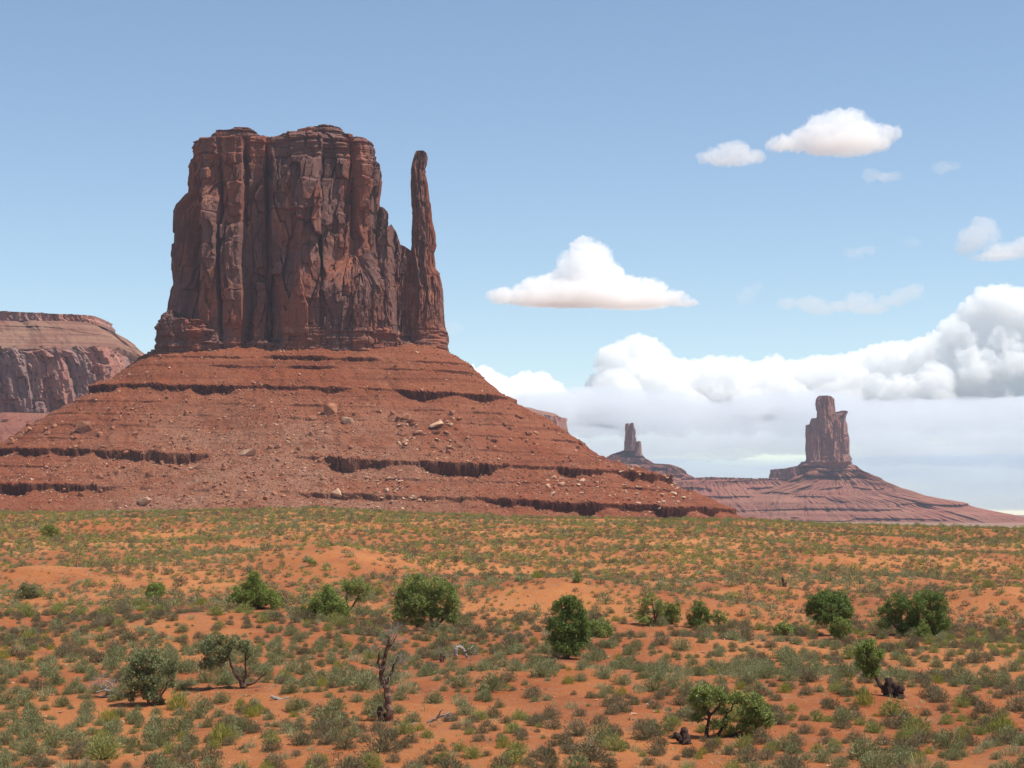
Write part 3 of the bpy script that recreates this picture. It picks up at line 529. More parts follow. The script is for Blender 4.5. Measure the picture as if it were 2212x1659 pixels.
bare = [(1472, 1604, 34, 16, 1.2), (1925, 1510, 46, 18, 1.2), (832, 1566, 34, 16, 1.2), (262, 1508, 70, 16, 1.1), (958, 1436, 20, 10, 1.2), (1008, 1430, 26, 12, 1.2), (612, 1514, 44, 12, 1.2), (950, 1562, 46, 12, 1.2), (1380, 1546, 46, 12, 1.2), (880, 1566, 34, 8, 1.1), (545, 1496, 50, 14, 1.1), (1044, 1466, 18, 8, 1.2), (1692, 1272, 12, 8, 1.2), (1228, 1430, 46, 14, 1.1), (110, 1240, 85, 22, .9), (180, 1290, 60, 25, .8), (440, 1350, 110, 24, .75), (750, 1205, 120, 24, .75), (1210, 1290, 110, 32, .9), (1480, 1310, 90, 22, .8), (1440, 1365, 70, 16, .8), (2130, 1290, 90, 24, .8), (1180, 1480, 150, 40, .75), (1480, 1440, 120, 40, .6),
        (1180, 1535, 140, 22, .8), (1340, 1370, 60, 20, .5), (560, 1490, 90, 22, .85), (950, 1530, 90, 20, .8), (1800, 1372, 60, 14, .8), (2080, 1540, 120, 40, .4), (860, 1545, 60, 14, .9), (1960, 1500, 70, 20, .7), (1500, 1585, 30, 16, .6), (1040, 1130, 300, 14, .45), (1600, 1165, 200, 16, .4), (2000, 1190, 200, 14, .4)]
n = 68000
D_ = np.sqrt(rng.uniform(86**2, 440**2, n)); u_ = rng.uniform(-.44, .44, n); bx, by = u_*D_, D_
bz = ground_h(bx, by); ppx, ppy = bx/by*F+HX, HY-bz/by*F
keep = rng.uniform(0, 1, n) < (1-.15*sstep(190, 260, by)*(1-sstep(385, 415, by)))* (.48+.75*sstep(-.25, .35, fbm(bx/16, by/16, o=3, s=701))+.35*(1-sstep(112, 150, by)))*(1+.35*sstep(340, 420, by))
for (ax, ay, sx_, sy_, st_) in bare: keep &= rng.uniform(0, 1, n) > .85*st_*np.exp(-((ppx-ax)/sx_)**4-((ppy-ay)/sy_)**4)
order = np.where(keep)[0]; bs = np.exp(rng.normal(-.16, .42, n)).clip(.35, 1.9)*.98; bs = bs*(1+.14*(1-sstep(110, 150, by)))
cell = {}; sel = []
for q in order:                     # keep stems apart
    c_ = (int(bx[q]//1.0), int(by[q]//1.3))
    if all(((bx[q]-bx[p])**2+(by[q]-by[p])**2) > (.40*(bs[q]+bs[p]))**2 for a in (-1, 0, 1) for b_ in (-1, 0, 1) for p in cell.get((c_[0]+a, c_[1]+b_), ())):
        cell.setdefault(c_, []).append(q); sel.append(q)
sel = np.array(sel); kn = fbm(bx/22, by/22, o=3, s=705)+rng.normal(0, .28, n)
kinds = np.where(kn > .12, 'sage', np.where(kn < -.42, 'green', 'brush')).astype(object)
rr_ = rng.uniform(0, 1, n); kinds[rr_ < .085] = 'grass'; kinds[(rr_ > .93) & (by < 125)] = 'yel'; kinds[(rr_ > .975)] = 'yel'; kinds[(by > 260) & (rr_ > .72)] = 'green'; kinds[(by > 405) & (rr_ > .5)] = 'green'; kinds[rr_ < .085] = 'grass'
bs = np.where(kinds == 'grass', bs*.75, bs); bs = np.where(kinds == 'yel', bs*.8, bs)
rank = sel[np.argsort(-(bs[sel]/by[sel]))]; rank = np.array([q for q in rank if abs(ppx[q]-1106) < 1100 and ppy[q] < 1650])
cap_ = {'sage': 130, 'brush': 130, 'green': 60, 'yel': 50, 'grass': 40}; cnt = dict.fromkeys(cap_, 0); single = set()
for q in rank:
    k_ = kinds[q]
    if cnt[k_] < cap_[k_]:
        cnt[k_] += 1; single.add(int(q)); o = link(KIND[k_][2], random.choice(proto[k_]), None, (bx[q], by[q], bz[q]-.04)); o.scale = (bs[q],)*3; o.rotation_euler.z = random.uniform(0, 6.28)
        tag(o, LAB[k_][0], LAB[k_][1], GRP[k_], 'thing')
ng = 31000; Dg = np.sqrt(rng.uniform(86**2, 430**2, ng)); ug = rng.uniform(-.44, .44, ng); qx, qy = ug*Dg, Dg
kg = rng.uniform(0, 1, ng) < .35+.8*sstep(-.2, .3, fbm(qx/9, qy/9, o=3, s=731)); qx, qy = qx[kg], qy[kg]
tuft = [bush_mesh(70+q, M_grass, n=16, sq=.6, ln=.8, wd=.07, up=.8) for q in range(4)]+[bush_mesh(80+q, M_brush, n=16, sq=.5, ln=.6, wd=.08, up=.5) for q in range(3)]
tag(link('grass_cover', scatter_mesh('grass_cover', np.stack([qx, qy, ground_h(qx, qy)-.02], -1), np.exp(rng.normal(-1.05, .3, len(qx))), tuft, [M_grass, M_brush], [0, 0, 0, 0, 1, 1, 1])), 'sparse short dry grass and seedlings between the bushes', kind='stuff')
ng = 5000; Dg = np.sqrt(rng.uniform(86**2, 260**2, ng)); qx = rng.uniform(-.3, .3, ng)*Dg; kg = fbm(qx/12, Dg/12, o=3, s=735) > 0; qx, qy = qx[kg], Dg[kg]; sg = np.exp(rng.normal(-2.0, .45, len(qx)))
tag(link('gravel', scatter_mesh('gravel', np.stack([qx, qy, ground_h(qx, qy)+.02*sg], -1), sg, [rock_mesh(970+q, .6, 'gravel', M_bpale, 9) for q in range(3)]+[rock_mesh(975+q, .6, 'gravel', M_bred, 9) for q in range(2)], [M_bpale, M_bred], [0, 0, 0, 1, 1])), 'small stones strewn on the sand', kind='stuff')
rest = np.array([q for q in sel if int(q) not in single])
for k_, nm in (('sage', 'distant_sagebrush'), ('brush', 'distant_shrubs'), ('green', 'distant_green_shrubs'), ('yel', 'distant_rabbitbrush'), ('grass', 'distant_grass')):
    i_ = np.array([q for q in rest if kinds[q] == k_]); pts = np.stack([bx[i_], by[i_], bz[i_]-.04], -1)
    near_ = by[i_] < 190
    for tg, pr_, sfx in ((near_, proto[k_], ''), (~near_, lo[k_], '')):
        if tg.sum() == 0: continue
        tag(link(nm, scatter_mesh(nm, pts[tg], bs[i_][tg], pr_, [KIND[k_][0]], [0]*9)), 'scrub covering the desert floor', kind='stuff')
def tube(path, rad, ns=7, jit=.12, seed=0):
    path = [Vector(p) for p in path]; r = random.Random(seed); V, Fq = [], []
    for q, p in enumerate(path):
        d = (path[min(q+1, len(path)-1)]-path[max(q-1, 0)]).normalized(); a = d.cross(Vector((.3, .9, .2))).normalized(); b_ = d.cross(a)
        for k in range(ns):
            t_ = 6.2832*k/ns; V.append(p+(a*math.cos(t_)+b_*math.sin(t_))*rad[q]*(1+r.uniform(-jit, jit)))
    for q in range(len(path)-1):
        for k in range(ns): Fq.append((q*ns+k, q*ns+(k+1) % ns, (q+1)*ns+(k+1) % ns, (q+1)*ns+k))
    return np.array([tuple(v) for v in V]), np.array(Fq)
def wob(a, b_, n, amt, rnd):
    a, b_ = Vector(a), Vector(b_); L_ = (b_-a).length
    return [a.lerp(b_, q/n)+(Vector([rnd.gauss(0, 1) for _ in range(3)])*amt*L_ if 0 < q < n else Vector()) for q in range(n+1)]
def joinm(name, parts, m):
    V, Fq, off = [], [], 0
    for v, f in parts: V.append(v); Fq.append(f+off); off += len(v)
    return npmesh(name, np.concatenate(V), np.concatenate(Fq), m)
def twigs(p, d, L_, r_, depth, rnd, out, gn=-.0):
    e = p+d*L_; mid = p.lerp(e, .5)+Vector([rnd.gauss(0, .09*L_) for _ in range(3)])
    out.append(tube([p, mid, e], [r_, r_*.8, r_*.55], 5, .1, rnd.random()))
    if depth:
        for _ in range(rnd.choice([2, 3])):
            nd_ = (d+Vector([rnd.gauss(0, .55) for _ in range(3)])+Vector((0, 0, gn))).normalized(); twigs(e if rnd.random() < .6 else mid, nd_, L_*rnd.uniform(.55, .85), r_*.55, depth-1, rnd, out, gn)
def leaf_cloud(blobs, m, name, seed, dens=1., leaf=.13, thin=0.):
    """blobs: (centre, (rx,ry,rz)); tufts of small leaf faces filling them"""
    r = np.random.default_rng(seed); out = []
    for c, (ax, ay, az) in blobs:
        nt_ = max(12, int(dens*48*(ax*ay*az)**(2/3)/.16)); d = r.normal(size=(nt_, 3)); d /= np.linalg.norm(d, axis=1)[:, None]
        rad = (1-thin)*r.uniform(.35, 1.04, nt_)**.5+thin*r.uniform(.1, 1.1, nt_)
        lump = 1+.14*np.sin(d[:, 0]*7+c[0])+.14*np.sin(d[:, 2]*8+c[2]*3)
        pu = d*rad[:, None]*lump[:, None]; ns_ = max(6, int(11*(ax*ay*az)**(1/3)/.5)); sc0 = r.normal(size=(ns_, 3)); sc0 /= np.linalg.norm(sc0, axis=1)[:, None]; sc0 *= r.uniform(.55, .98, ns_)[:, None]
        pick = r.uniform(0, 1, nt_) < .74; pu = np.where(pick[:, None], sc0[r.integers(0, ns_, nt_)]+r.normal(size=(nt_, 3))*.15, pu)
        pc = np.array(c)+pu*np.array([ax, ay, az])
        k = 11; p = np.repeat(pc, k, 0)+r.normal(size=(nt_*k, 3))*leaf*.9
        dd = np.repeat(d, k, 0)+np.array([0, 0, .7])+r.normal(size=(nt_*k, 3))*.6; dd /= np.linalg.norm(dd, axis=1)[:, None]
        s = np.cross(dd, r.normal(size=dd.shape)); s /= np.linalg.norm(s, axis=1)[:, None]; L_ = leaf*r.uniform(.6, 1.4, len(p))[:, None]; w_ = L_*.33
        out.append(np.stack([p-s*w_, p+s*w_, p+dd*L_*1.1+s*w_*.3, p+dd*L_*1.1-s*w_*.3], 1).reshape(-1, 3))
    V = np.concatenate(out); return npmesh(name, V, np.arange(len(V)).reshape(-1, 4), m)
def tree(base, crowns, label, m, trunk=None, name='juniper_tree', cat='juniper', dens=1., thin=.1, tr=.12, seed=0, limbs=True, wood=None, leaf=.095, group=None):
    """base (px,py) on the ground; crowns (px,py,rx,ry) and trunk polylines in photo units, set out round the tree's own depth"""
    rnd = random.Random(seed); x, y, z = (float(v[0]) for v in cast(*base, gfast, 70, 450)); k = y/F
    root = empty(name, (x, y, z), label, cat, group)
    P3 = lambda px, py, dy=0: Vector(((px-HX)/F*y, y+dy, (HY-py)/F*y))
    bl = []
    for (cx_, cy_, rx_, ry_) in crowns:
        dy = rnd.uniform(-.5, .5)*rx_*k; bl.append((tuple(P3(cx_, cy_, dy)), (rx_*k, rx_*k*.95, ry_*k)))
    b0 = P3(*base)-Vector((0, 0, .15)); parts = []
    trunk = trunk or [[base, (base[0]+rnd.uniform(-3, 3), (base[1]+crowns[0][1])/2), (crowns[0][0], crowns[0][1])]]
    ends = []
    for tq, line in enumerate(trunk):
        pts = [P3(px, py, rnd.uniform(-.1, .1)*j_) for j_, (px, py) in enumerate(line)]
        if tq == 0 or line[0] == base: pts[0] = b0.copy()
        full = []
        for a, b_ in zip(pts[:-1], pts[1:]): full += wob(a, b_, 3, .05, rnd)[:-1]
        full.append(pts[-1]); nn = len(full); rr = [tr*(1.25-.85*q/(nn-1))*(1.35 if q == 0 else 1)*(1 if tq == 0 else .75) for q in range(nn)]
        parts.append(tube(full, rr, 8, .14, seed+tq)); ends += full[nn//2:]
    if limbs:
        for c, rd in bl:
            c = Vector(c); s_ = min(ends, key=lambda e: (e-c).length)
            parts.append(tube(wob(s_, c, 4, .06, rnd), [tr*.45, tr*.4, tr*.33, tr*.25, tr*.16], 6, .1, seed))
            for _ in range(4):
                tw = []; twigs(c.lerp(s_, .3), Vector([rnd.gauss(0, 1) for _ in range(3)]).normalized(), min(rd)*.6, tr*.18, 1, rnd, tw); parts += tw
    link('trunk', joinm('trunk', parts, wood or M_wood), root); link('crown', leaf_cloud(bl, m, 'crown', seed+5, dens, leaf, thin), root); return root
tree((122, 1166), [(104, 1146, 12, 12), (118, 1150, 13, 12), (110, 1140, 10, 8)], 'small lone juniper with a round crown leaning left, far up at the left edge', M_jun, [[(128, 1167), (122, 1160), (112, 1150)]], tr=.1, seed=1)
tree((338, 1292), [(328, 1275, 12, 14), (340, 1270, 14, 13), (352, 1277, 10, 12), (338, 1284, 16, 7)], 'small bright green juniper bush by itself, left of the row', M_jun, tr=.07, seed=2)
tree((556, 1314), [(553, 1246, 14, 15), (552, 1266, 24, 16), (528, 1283, 28, 18), (560, 1284, 32, 22), (585, 1292, 25, 18), (510, 1294, 14, 10), (600, 1305, 12, 9), (548, 1300, 32, 12)], 'bright green dense juniper with a pointed tuft on top, leftmost big one of the row', M_jun, seed=3, dens=1.3)
tree((718, 1340), [(712, 1282, 16, 20), (700, 1300, 26, 20), (725, 1306, 26, 20), (672, 1314, 20, 14), (745, 1320, 18, 14), (700, 1322, 34, 16), (728, 1328, 20, 10)], 'broad cone-shaped green juniper touching the open crooked one behind it', M_jun, seed=4, dens=1.2)
tree((752, 1330), [(748, 1262, 14, 12), (772, 1263, 18, 13), (790, 1272, 14, 14), (760, 1278, 16, 10), (782, 1290, 12, 10)], 'open grey-green juniper on a bare leaning trunk, right behind the cone-shaped one', M_juno, [[(745, 1335), (752, 1322), (768, 1300), (776, 1282)], [(752, 1322), (750, 1300), (752, 1280)]], seed=5, dens=.8, thin=.4)
tree((937, 1362), [(880, 1270, 22, 22), (905, 1262, 20, 20), (935, 1268, 22, 22), (962, 1275, 20, 22), (980, 1300, 14, 24), (870, 1300, 20, 24), (905, 1300, 30, 28), (945, 1305, 30, 28), (868, 1328, 18, 18), (900, 1332, 22, 18), (975, 1330, 16, 18), (940, 1325, 20, 12)], 'largest juniper of the row, wide dusty green crown on a short reddish trunk', M_juno, [[(937, 1362), (934, 1345), (930, 1320)], [(937, 1358), (955, 1340), (970, 1325)], [(905, 1352), (898, 1330), (890, 1305)]], seed=6, dens=1.25, tr=.2)
tree((1225, 1420), [(1212, 1310, 20, 22), (1232, 1300, 16, 18), (1245, 1320, 20, 24), (1203, 1345, 22, 28), (1230, 1350, 28, 32), (1256, 1345, 18, 26), (1207, 1382, 22, 24), (1240, 1385, 24, 24), (1225, 1396, 26, 16), (1262, 1370, 13, 20)], 'dark dense upright oval juniper in the middle of the scene', M_jund, seed=7, dens=1.5, thin=0)
tree((1296, 1374), [(1284, 1352, 14, 18), (1302, 1350, 14, 16), (1294, 1362, 20, 12), (1312, 1362, 10, 10)], 'grey-green leafy shrub just right of the dark oval juniper', M_juno, name='leafy_shrub', cat='shrub', tr=.05, seed=8, leaf=.1)
tree((1410, 1350), [(1390, 1300, 14, 13), (1405, 1294, 14, 12), (1425, 1304, 12, 12), (1388, 1322, 14, 12), (1395, 1338, 16, 9), (1420, 1320, 12, 10)], 'open olive juniper with branches showing, beside the greener bushy one', M_juno, [[(1410, 1350), (1412, 1330), (1408, 1305)], [(1412, 1335), (1424, 1318), (1428, 1304)]], seed=9, dens=.75, thin=.4)
tree((1444, 1345), [(1440, 1312, 14, 13), (1455, 1315, 14, 15), (1432, 1328, 14, 12), (1450, 1332, 16, 10)], 'bushy bright green juniper tucked behind the open olive one', M_jun, seed=10)
tree((1510, 1356), [(1508, 1310, 15, 13), (1496, 1325, 15, 14), (1515, 1330, 18, 16), (1500, 1343, 18, 10), (1530, 1335, 10, 12)], 'rounded dark green juniper right of the pair beside the red mound', M_jund, seed=11)
tree((1552, 1353), [(1548, 1324, 10, 8), (1562, 1330, 10, 12), (1545, 1336, 10, 10), (1563, 1344, 8, 8)], 'thin low juniper with gaps at the right end of the small cluster', M_juno, seed=12, dens=.7, thin=.3)
tree((1795, 1370), [(1762, 1298, 22, 18), (1785, 1290, 24, 15), (1812, 1296, 24, 18), (1756, 1318, 20, 18), (1790, 1315, 34, 20), (1822, 1318, 18, 20), (1770, 1336, 22, 12), (1812, 1338, 20, 12)], 'round mushroom-shaped juniper with dark shade beneath its left side', M_jund, [[(1795, 1370), (1792, 1352), (1790, 1325)]], seed=13, dens=1.4, tr=.2, thin=0)
tree((1811, 1380), [(1811, 1340, 14, 12), (1802, 1356, 15, 14), (1820, 1356, 15, 14), (1810, 1370, 21, 10)], 'small light green juniper growing in front of the mushroom-shaped one', M_jun, seed=14, tr=.07)
tree((1975, 1372), [(1995, 1290, 26, 16), (2018, 1300, 22, 22), (1940, 1300, 26, 18), (1970, 1310, 28, 22), (1915, 1325, 22, 20), (2010, 1325, 26, 20), (1955, 1335, 28, 20), (1985, 1350, 24, 16), (2035, 1345, 20, 16), (2018, 1358, 24, 12), (1905, 1345, 14, 12), (1945, 1358, 16, 10)], 'broadest juniper with several domed crowns, rightmost of the row', M_jund, [[(1975, 1372), (1975, 1350), (1965, 1320)], [(1975, 1365), (2000, 1345), (2010, 1318)], [(1972, 1366), (1930, 1352), (1915, 1335)]], seed=15, dens=1.1, tr=.2)
tree((1990, 1379), [(1989, 1345, 6, 10), (1986, 1360, 11, 10), (1994, 1361, 11, 10), (1990, 1371, 17, 7)], 'small pointed young juniper in front of the broadest one', M_jun, seed=16, tr=.06)
tree((1916, 1498), [(1860, 1396, 16, 12), (1880, 1392, 16, 12), (1852, 1412, 14, 14), (1882, 1412, 20, 16), (1868, 1432, 22, 14), (1888, 1436, 16, 16), (1875, 1450, 18, 10)], 'wind-bent juniper, dense crown held left on a slanting trunk', M_jun, [[(1916, 1498), (1902, 1488), (1892, 1470), (1882, 1450), (1875, 1430)]], seed=17, dens=1.3, tr=.16)
tree((1522, 1588), [(1510, 1492, 20, 12), (1535, 1488, 18, 10), (1498, 1510, 14, 14), (1530, 1508, 22, 14), (1560, 1505, 22, 14), (1590, 1500, 16, 12), (1512, 1530, 14, 12), (1555, 1530, 12, 10), (1620, 1510, 20, 16), (1640, 1530, 20, 18), (1612, 1535, 22, 16), (1650, 1555, 14, 18), (1620, 1560, 22, 14), (1560, 1556, 12, 12), (1500, 1548, 10, 10), (1590, 1572, 16, 9), (1538, 1562, 9, 10)],
     'open two-part juniper in the near right with a low branch reaching right', M_juno, [[(1522, 1588), (1524, 1565), (1530, 1540), (1548, 1520)], [(1560, 1590), (1590, 1578), (1612, 1560), (1630, 1535)], [(1530, 1540), (1518, 1520), (1512, 1500)], [(1545, 1584), (1558, 1560), (1566, 1535)]], seed=18, dens=1.6, thin=.15, tr=.11, wood=M_dark)
tree((530, 1483), [(470, 1378, 22, 12), (448, 1400, 16, 16), (480, 1400, 24, 14), (510, 1390, 20, 12), (535, 1392, 16, 12), (445, 1430, 14, 14), (470, 1432, 14, 14), (490, 1418, 14, 10), (548, 1410, 10, 8)], 'old juniper with a forked pale trunk, thin crown spreading left', M_jung, [[(530, 1483), (524, 1465), (508, 1440), (498, 1415)], [(530, 1480), (536, 1455), (533, 1425)], [(532, 1480), (555, 1470), (580, 1450)]], seed=19, dens=.95, thin=.35, tr=.14)
tree((330, 1520), [(325, 1412, 24, 12), (300, 1435, 20, 18), (340, 1430, 24, 16), (372, 1440, 14, 20), (298, 1465, 22, 20), (330, 1460, 26, 20), (290, 1490, 14, 20), (325, 1495, 20, 18), (345, 1508, 16, 10), (378, 1468, 8, 18)], 'straggly large juniper thinning to bare twigs on its right, near left', M_jung, [[(330, 1518), (318, 1490), (315, 1460), (322, 1430)], [(335, 1515), (360, 1490), (372, 1465), (380, 1440)]], seed=20, dens=1.2, thin=.4, tr=.09)
tree((1248, 1258), [(1247, 1241, 5, 8), (1248, 1250, 8, 7)], 'tiny upright green sapling on the crest of the middle mound', M_jun, seed=21, tr=.04, name='young_juniper')
tree((676, 1222), [(673, 1214, 6, 6), (680, 1216, 6, 5)], 'tiny green sapling on the far slope left of the middle', M_jun, seed=22, tr=.04, name='young_juniper')
tree((1692, 1371), [(1690, 1350, 14, 10), (1682, 1360, 14, 9), (1702, 1361, 14, 9)], 'loose olive shrub just left of the mushroom-shaped juniper shade', M_juno, seed=23, name='leafy_shrub', cat='shrub', tr=.05, leaf=.1)
tree((64, 1292), [(60, 1268, 14, 12), (74, 1274, 16, 12), (52, 1280, 14, 9), (70, 1284, 22, 8)], 'tall grey-green shrub beside the left red slope', M_sage, seed=24, name='leafy_shrub', cat='shrub', tr=.05, leaf=.1, thin=.2)
# ---- dead wood
def wood(name, label, cat, base, lines, rad, m, tw=(), seed=0):
    rnd = random.Random(seed); x, y, z = (float(v[0]) for v in cast(*base, gfast, 70, 450)); P3 = lambda px, py, dy=0: Vector(((px-HX)/F*y, y+dy, (HY-py)/F*y))
    root = empty(name, (x, y, z), label, cat); parts = []
    for q, (line, r0, r1) in enumerate(lines):
        pts = [P3(a, b_, rnd.uniform(-.15, .15)*(j_ > 0)) for j_, (a, b_) in enumerate(line)]; full = []
        for a, b_ in zip(pts[:-1], pts[1:]): full += wob(a, b_, 3, .06, rnd)[:-1]
        full.append(pts[-1]); n_ = len(full); me_p = tube(full, [rad*(r0+(r1-r0)*i_/(n_-1)) for i_ in range(n_)], 8, .22, seed+q)
        cap = np.array([[7, 6, 5, 4], [7, 4, 3, 0], [3, 2, 1, 0]]); cap2 = cap[:, ::-1]+8*(n_-1)
        parts.append((me_p[0], np.concatenate([me_p[1], cap, cap2])))
    link('trunk', joinm('trunk', parts, m), root)
    tws = []
    for (px, py, dx, dz, L_, n_) in tw:
        for _ in range(n_):
            d = Vector((dx+rnd.gauss(0, .5), rnd.gauss(0, .5), dz+rnd.gauss(0, .4))).normalized(); twigs(P3(px+rnd.uniform(-3, 3), py+rnd.uniform(-6, 6)), d, 1.5*L_*k_px(y)*rnd.uniform(.6, 1.1), rad*.15, 4, rnd, tws, .05)
    if tws: link('branches', joinm('branches', tws, M_grey if m is not M_dark else m), root)
    return root
def k_px(y): return y/F
wood('dead_tree', 'tall bare dead tree with a twisted brown trunk and twiggy top', 'dead tree', (840, 1552),
     [([(841, 1554), (846, 1530), (840, 1500), (832, 1475), (826, 1450), (832, 1425), (838, 1398), (842, 1372)], 1.6, .45), ([(828, 1452), (818, 1430), (822, 1405)], .6, .25), ([(836, 1470), (850, 1445), (858, 1420)], .6, .2), ([(840, 1400), (852, 1385), (858, 1368)], .4, .15), ([(846, 1548), (849, 1525)], .8, .6)], .16, M_wood,
     [(842, 1372, 0, .8, 9, 5), (836, 1395, -.3, .7, 10, 5), (848, 1392, .6, .5, 12, 5), (822, 1405, -.5, .5, 9, 4), (858, 1420, .8, .4, 10, 5), (828, 1440, -.7, .2, 9, 5), (856, 1435, .7, .2, 9, 4), (832, 1462, -.5, .0, 9, 4), (845, 1455, .5, 0, 8, 4)], 31)
wood('dead_stump', 'short black stump standing at the foot of the tall dead tree', 'stump', (826, 1552), [([(828, 1553), (826, 1540), (823, 1522)], 1.3, .8), ([(828, 1553), (831, 1545), (834, 1538)], .8, .5)], .17, M_dark, seed=32)
wood('dead_stump', 'black split stump left of the open two-part juniper', 'stump', (1475, 1600), [([(1477, 1602), (1476, 1585), (1474, 1568)], 1.7, 1.0), ([(1472, 1600), (1464, 1588), (1454, 1578)], 1.0, .6), ([(1462, 1592), (1456, 1586), (1450, 1588)], .5, .2)], .2, M_dark, seed=33)
wood('dead_stump', 'thick dark stump at the root of the wind-bent juniper', 'stump', (1916, 1500), [([(1914, 1500), (1912, 1482), (1914, 1462)], 1.7, 1.0), ([(1918, 1498), (1924, 1485), (1923, 1472)], .8, .5)], .24, M_dark, seed=34)
wood('dead_stump', 'shorter dark stump standing right beside the thick one', 'stump', (1936, 1504), [([(1936, 1504), (1935, 1492), (1938, 1478)], 1.4, 1.1)], .22, M_dark, seed=35)
wood('dead_stump', 'small dark snag on the far sand above the row of junipers', 'stump', (1691, 1266), [([(1692, 1267), (1690, 1256), (1688, 1246)], 1.2, .5), ([(1692, 1264), (1696, 1256)], .7, .3)], .22, M_dark, seed=36)
wood('driftwood', 'bleached dead limb arching down to the sand right of the bare twigs', 'dead limb', (1006, 1420), [([(985, 1412), (986, 1400), (992, 1394), (1002, 1400), (1008, 1414), (1012, 1424)], 1.2, .5), ([(1004, 1404), (1016, 1400), (1024, 1392)], .5, .2)], .15, M_grey, [(1012, 1410, .4, -.5, 6, 3)], 37)
wood('dead_shrub', 'small dead shrub of bare twigs on a dark root, left of the arching limb', 'dead shrub', (955, 1428), [([(956, 1430), (954, 1420), (957, 1408)], 1.4, .7), ([(958, 1424), (962, 1412)], .8, .3)], .14, M_wood, [(956, 1412, 0, .8, 9, 5)], 38)
wood('fallen_branch', 'bare forked branch lying on sand under the pale round bush', 'fallen branch', (935, 1556), [([(924, 1558), (940, 1549), (956, 1541), (975, 1532)], 1.0, .3), ([(945, 1546), (952, 1534), (960, 1526)], .6, .2), ([(956, 1541), (970, 1545)], .5, .2)], .10, M_grey, [(958, 1540, .8, .1, 7, 4)], 39)
wood('fallen_branch', 'grey tangle of dead branches lying left of the straggly juniper', 'fallen branch', (270, 1500), [([(275, 1502), (255, 1490), (235, 1486), (215, 1492)], 1.2, .4), ([(258, 1490), (246, 1474), (236, 1468)], .8, .3), ([(262, 1494), (240, 1500), (200, 1498)], .8, .3)], .12, M_grey, [(240, 1484, -.5, .5, 12, 6), (225, 1480, -.5, .6, 12, 6), (255, 1480, 0, .7, 10, 4)], 40)
wood('fallen_log', 'short bleached log on the bare sand right of the forked juniper', 'fallen log', (612, 1505), [([(590, 1500), (612, 1507), (628, 1502)], .9, .5), ([(612, 1506), (634, 1510)], .5, .3)], .12, M_grey, seed=41)
wood('fallen_log', 'thin bleached log behind the yellow-green clump by the dead tree', 'fallen log', (880, 1560), [([(858, 1560), (880, 1562), (905, 1558)], .8, .4)], .12, M_grey, seed=42)
wood('fallen_log', 'thin dark stick lying on bare sand in the near middle', 'fallen log', (1010, 1536), [([(995, 1536), (1012, 1538), (1030, 1537)], .6, .4), ([(1012, 1538), (1020, 1532)], .4, .2)], .11, M_wood, seed=43)
# ---- loose rocks on the sand
for px, py, wp, me_, lab in [(1366, 1538, 17, pales[0], 'flat pale-topped rock on the near sand beside a grey bush'), (1412, 1533, 12, pales[2], 'smaller pale rock right of the flat-topped one'), (448, 1377+0, 7, pales[1], 'single pale stone left of the forked juniper crown'), (1163, 1436, 10, reds[0], 'low red rock below the dark oval juniper'), (1275, 1447, 8, pales[3], 'small tan rock on the sand right below the dark oval juniper'), (1044, 1460, 12, reds[4], 'half-buried flat red rock on the sand in the middle')]:
    x, y, z = cast(px, py, gfast, 70, 450); s_ = wp/F*y[0]; o = link('rock', me_, None, (x[0], y[0], z[0]+.05*s_)); o.scale = (s_, s_, s_*.9); tag(o, lab, 'rock')
# yuccas
def yucca(px, py, r_, label, seed):
    x, y, z = (float(v[0]) for v in cast(px, py, gfast, 70, 450)); rr = np.random.default_rng(seed); n = 60
    a = rr.uniform(0, 6.28, n); e = rr.uniform(.15, 1.4, n); d = np.stack([np.cos(a)*np.cos(e), np.sin(a)*np.cos(e), np.sin(e)], -1); s = np.stack([-np.sin(a), np.cos(a), 0*a], -1)*.018; R_ = r_*y/F
    V = np.stack([-s, s, d*R_*.55+s, d*R_*.55-s], 1); T = np.stack([d*R_*.55-s, d*R_*.55+s, d*R_+s*.1, d*R_-s*.1], 1)
    V = np.concatenate([V, T]).reshape(-1, 3); o = link('yucca', npmesh('yucca', V, np.arange(len(V)).reshape(-1, 4), M_sage), None, (x, y, z)); tag(o, label, 'yucca')
yucca(675, 1650, 20, 'spiky pale yucca at the bottom edge left of the middle', 1); yucca(1090, 1632, 18, 'spiky yucca in the scrub at the bottom, near the middle', 2); yucca(945, 1640, 20, 'spiky yucca rosette between grey bushes at the bottom', 3); yucca(1720, 1640, 16, 'small spiky yucca at the bottom right', 4)

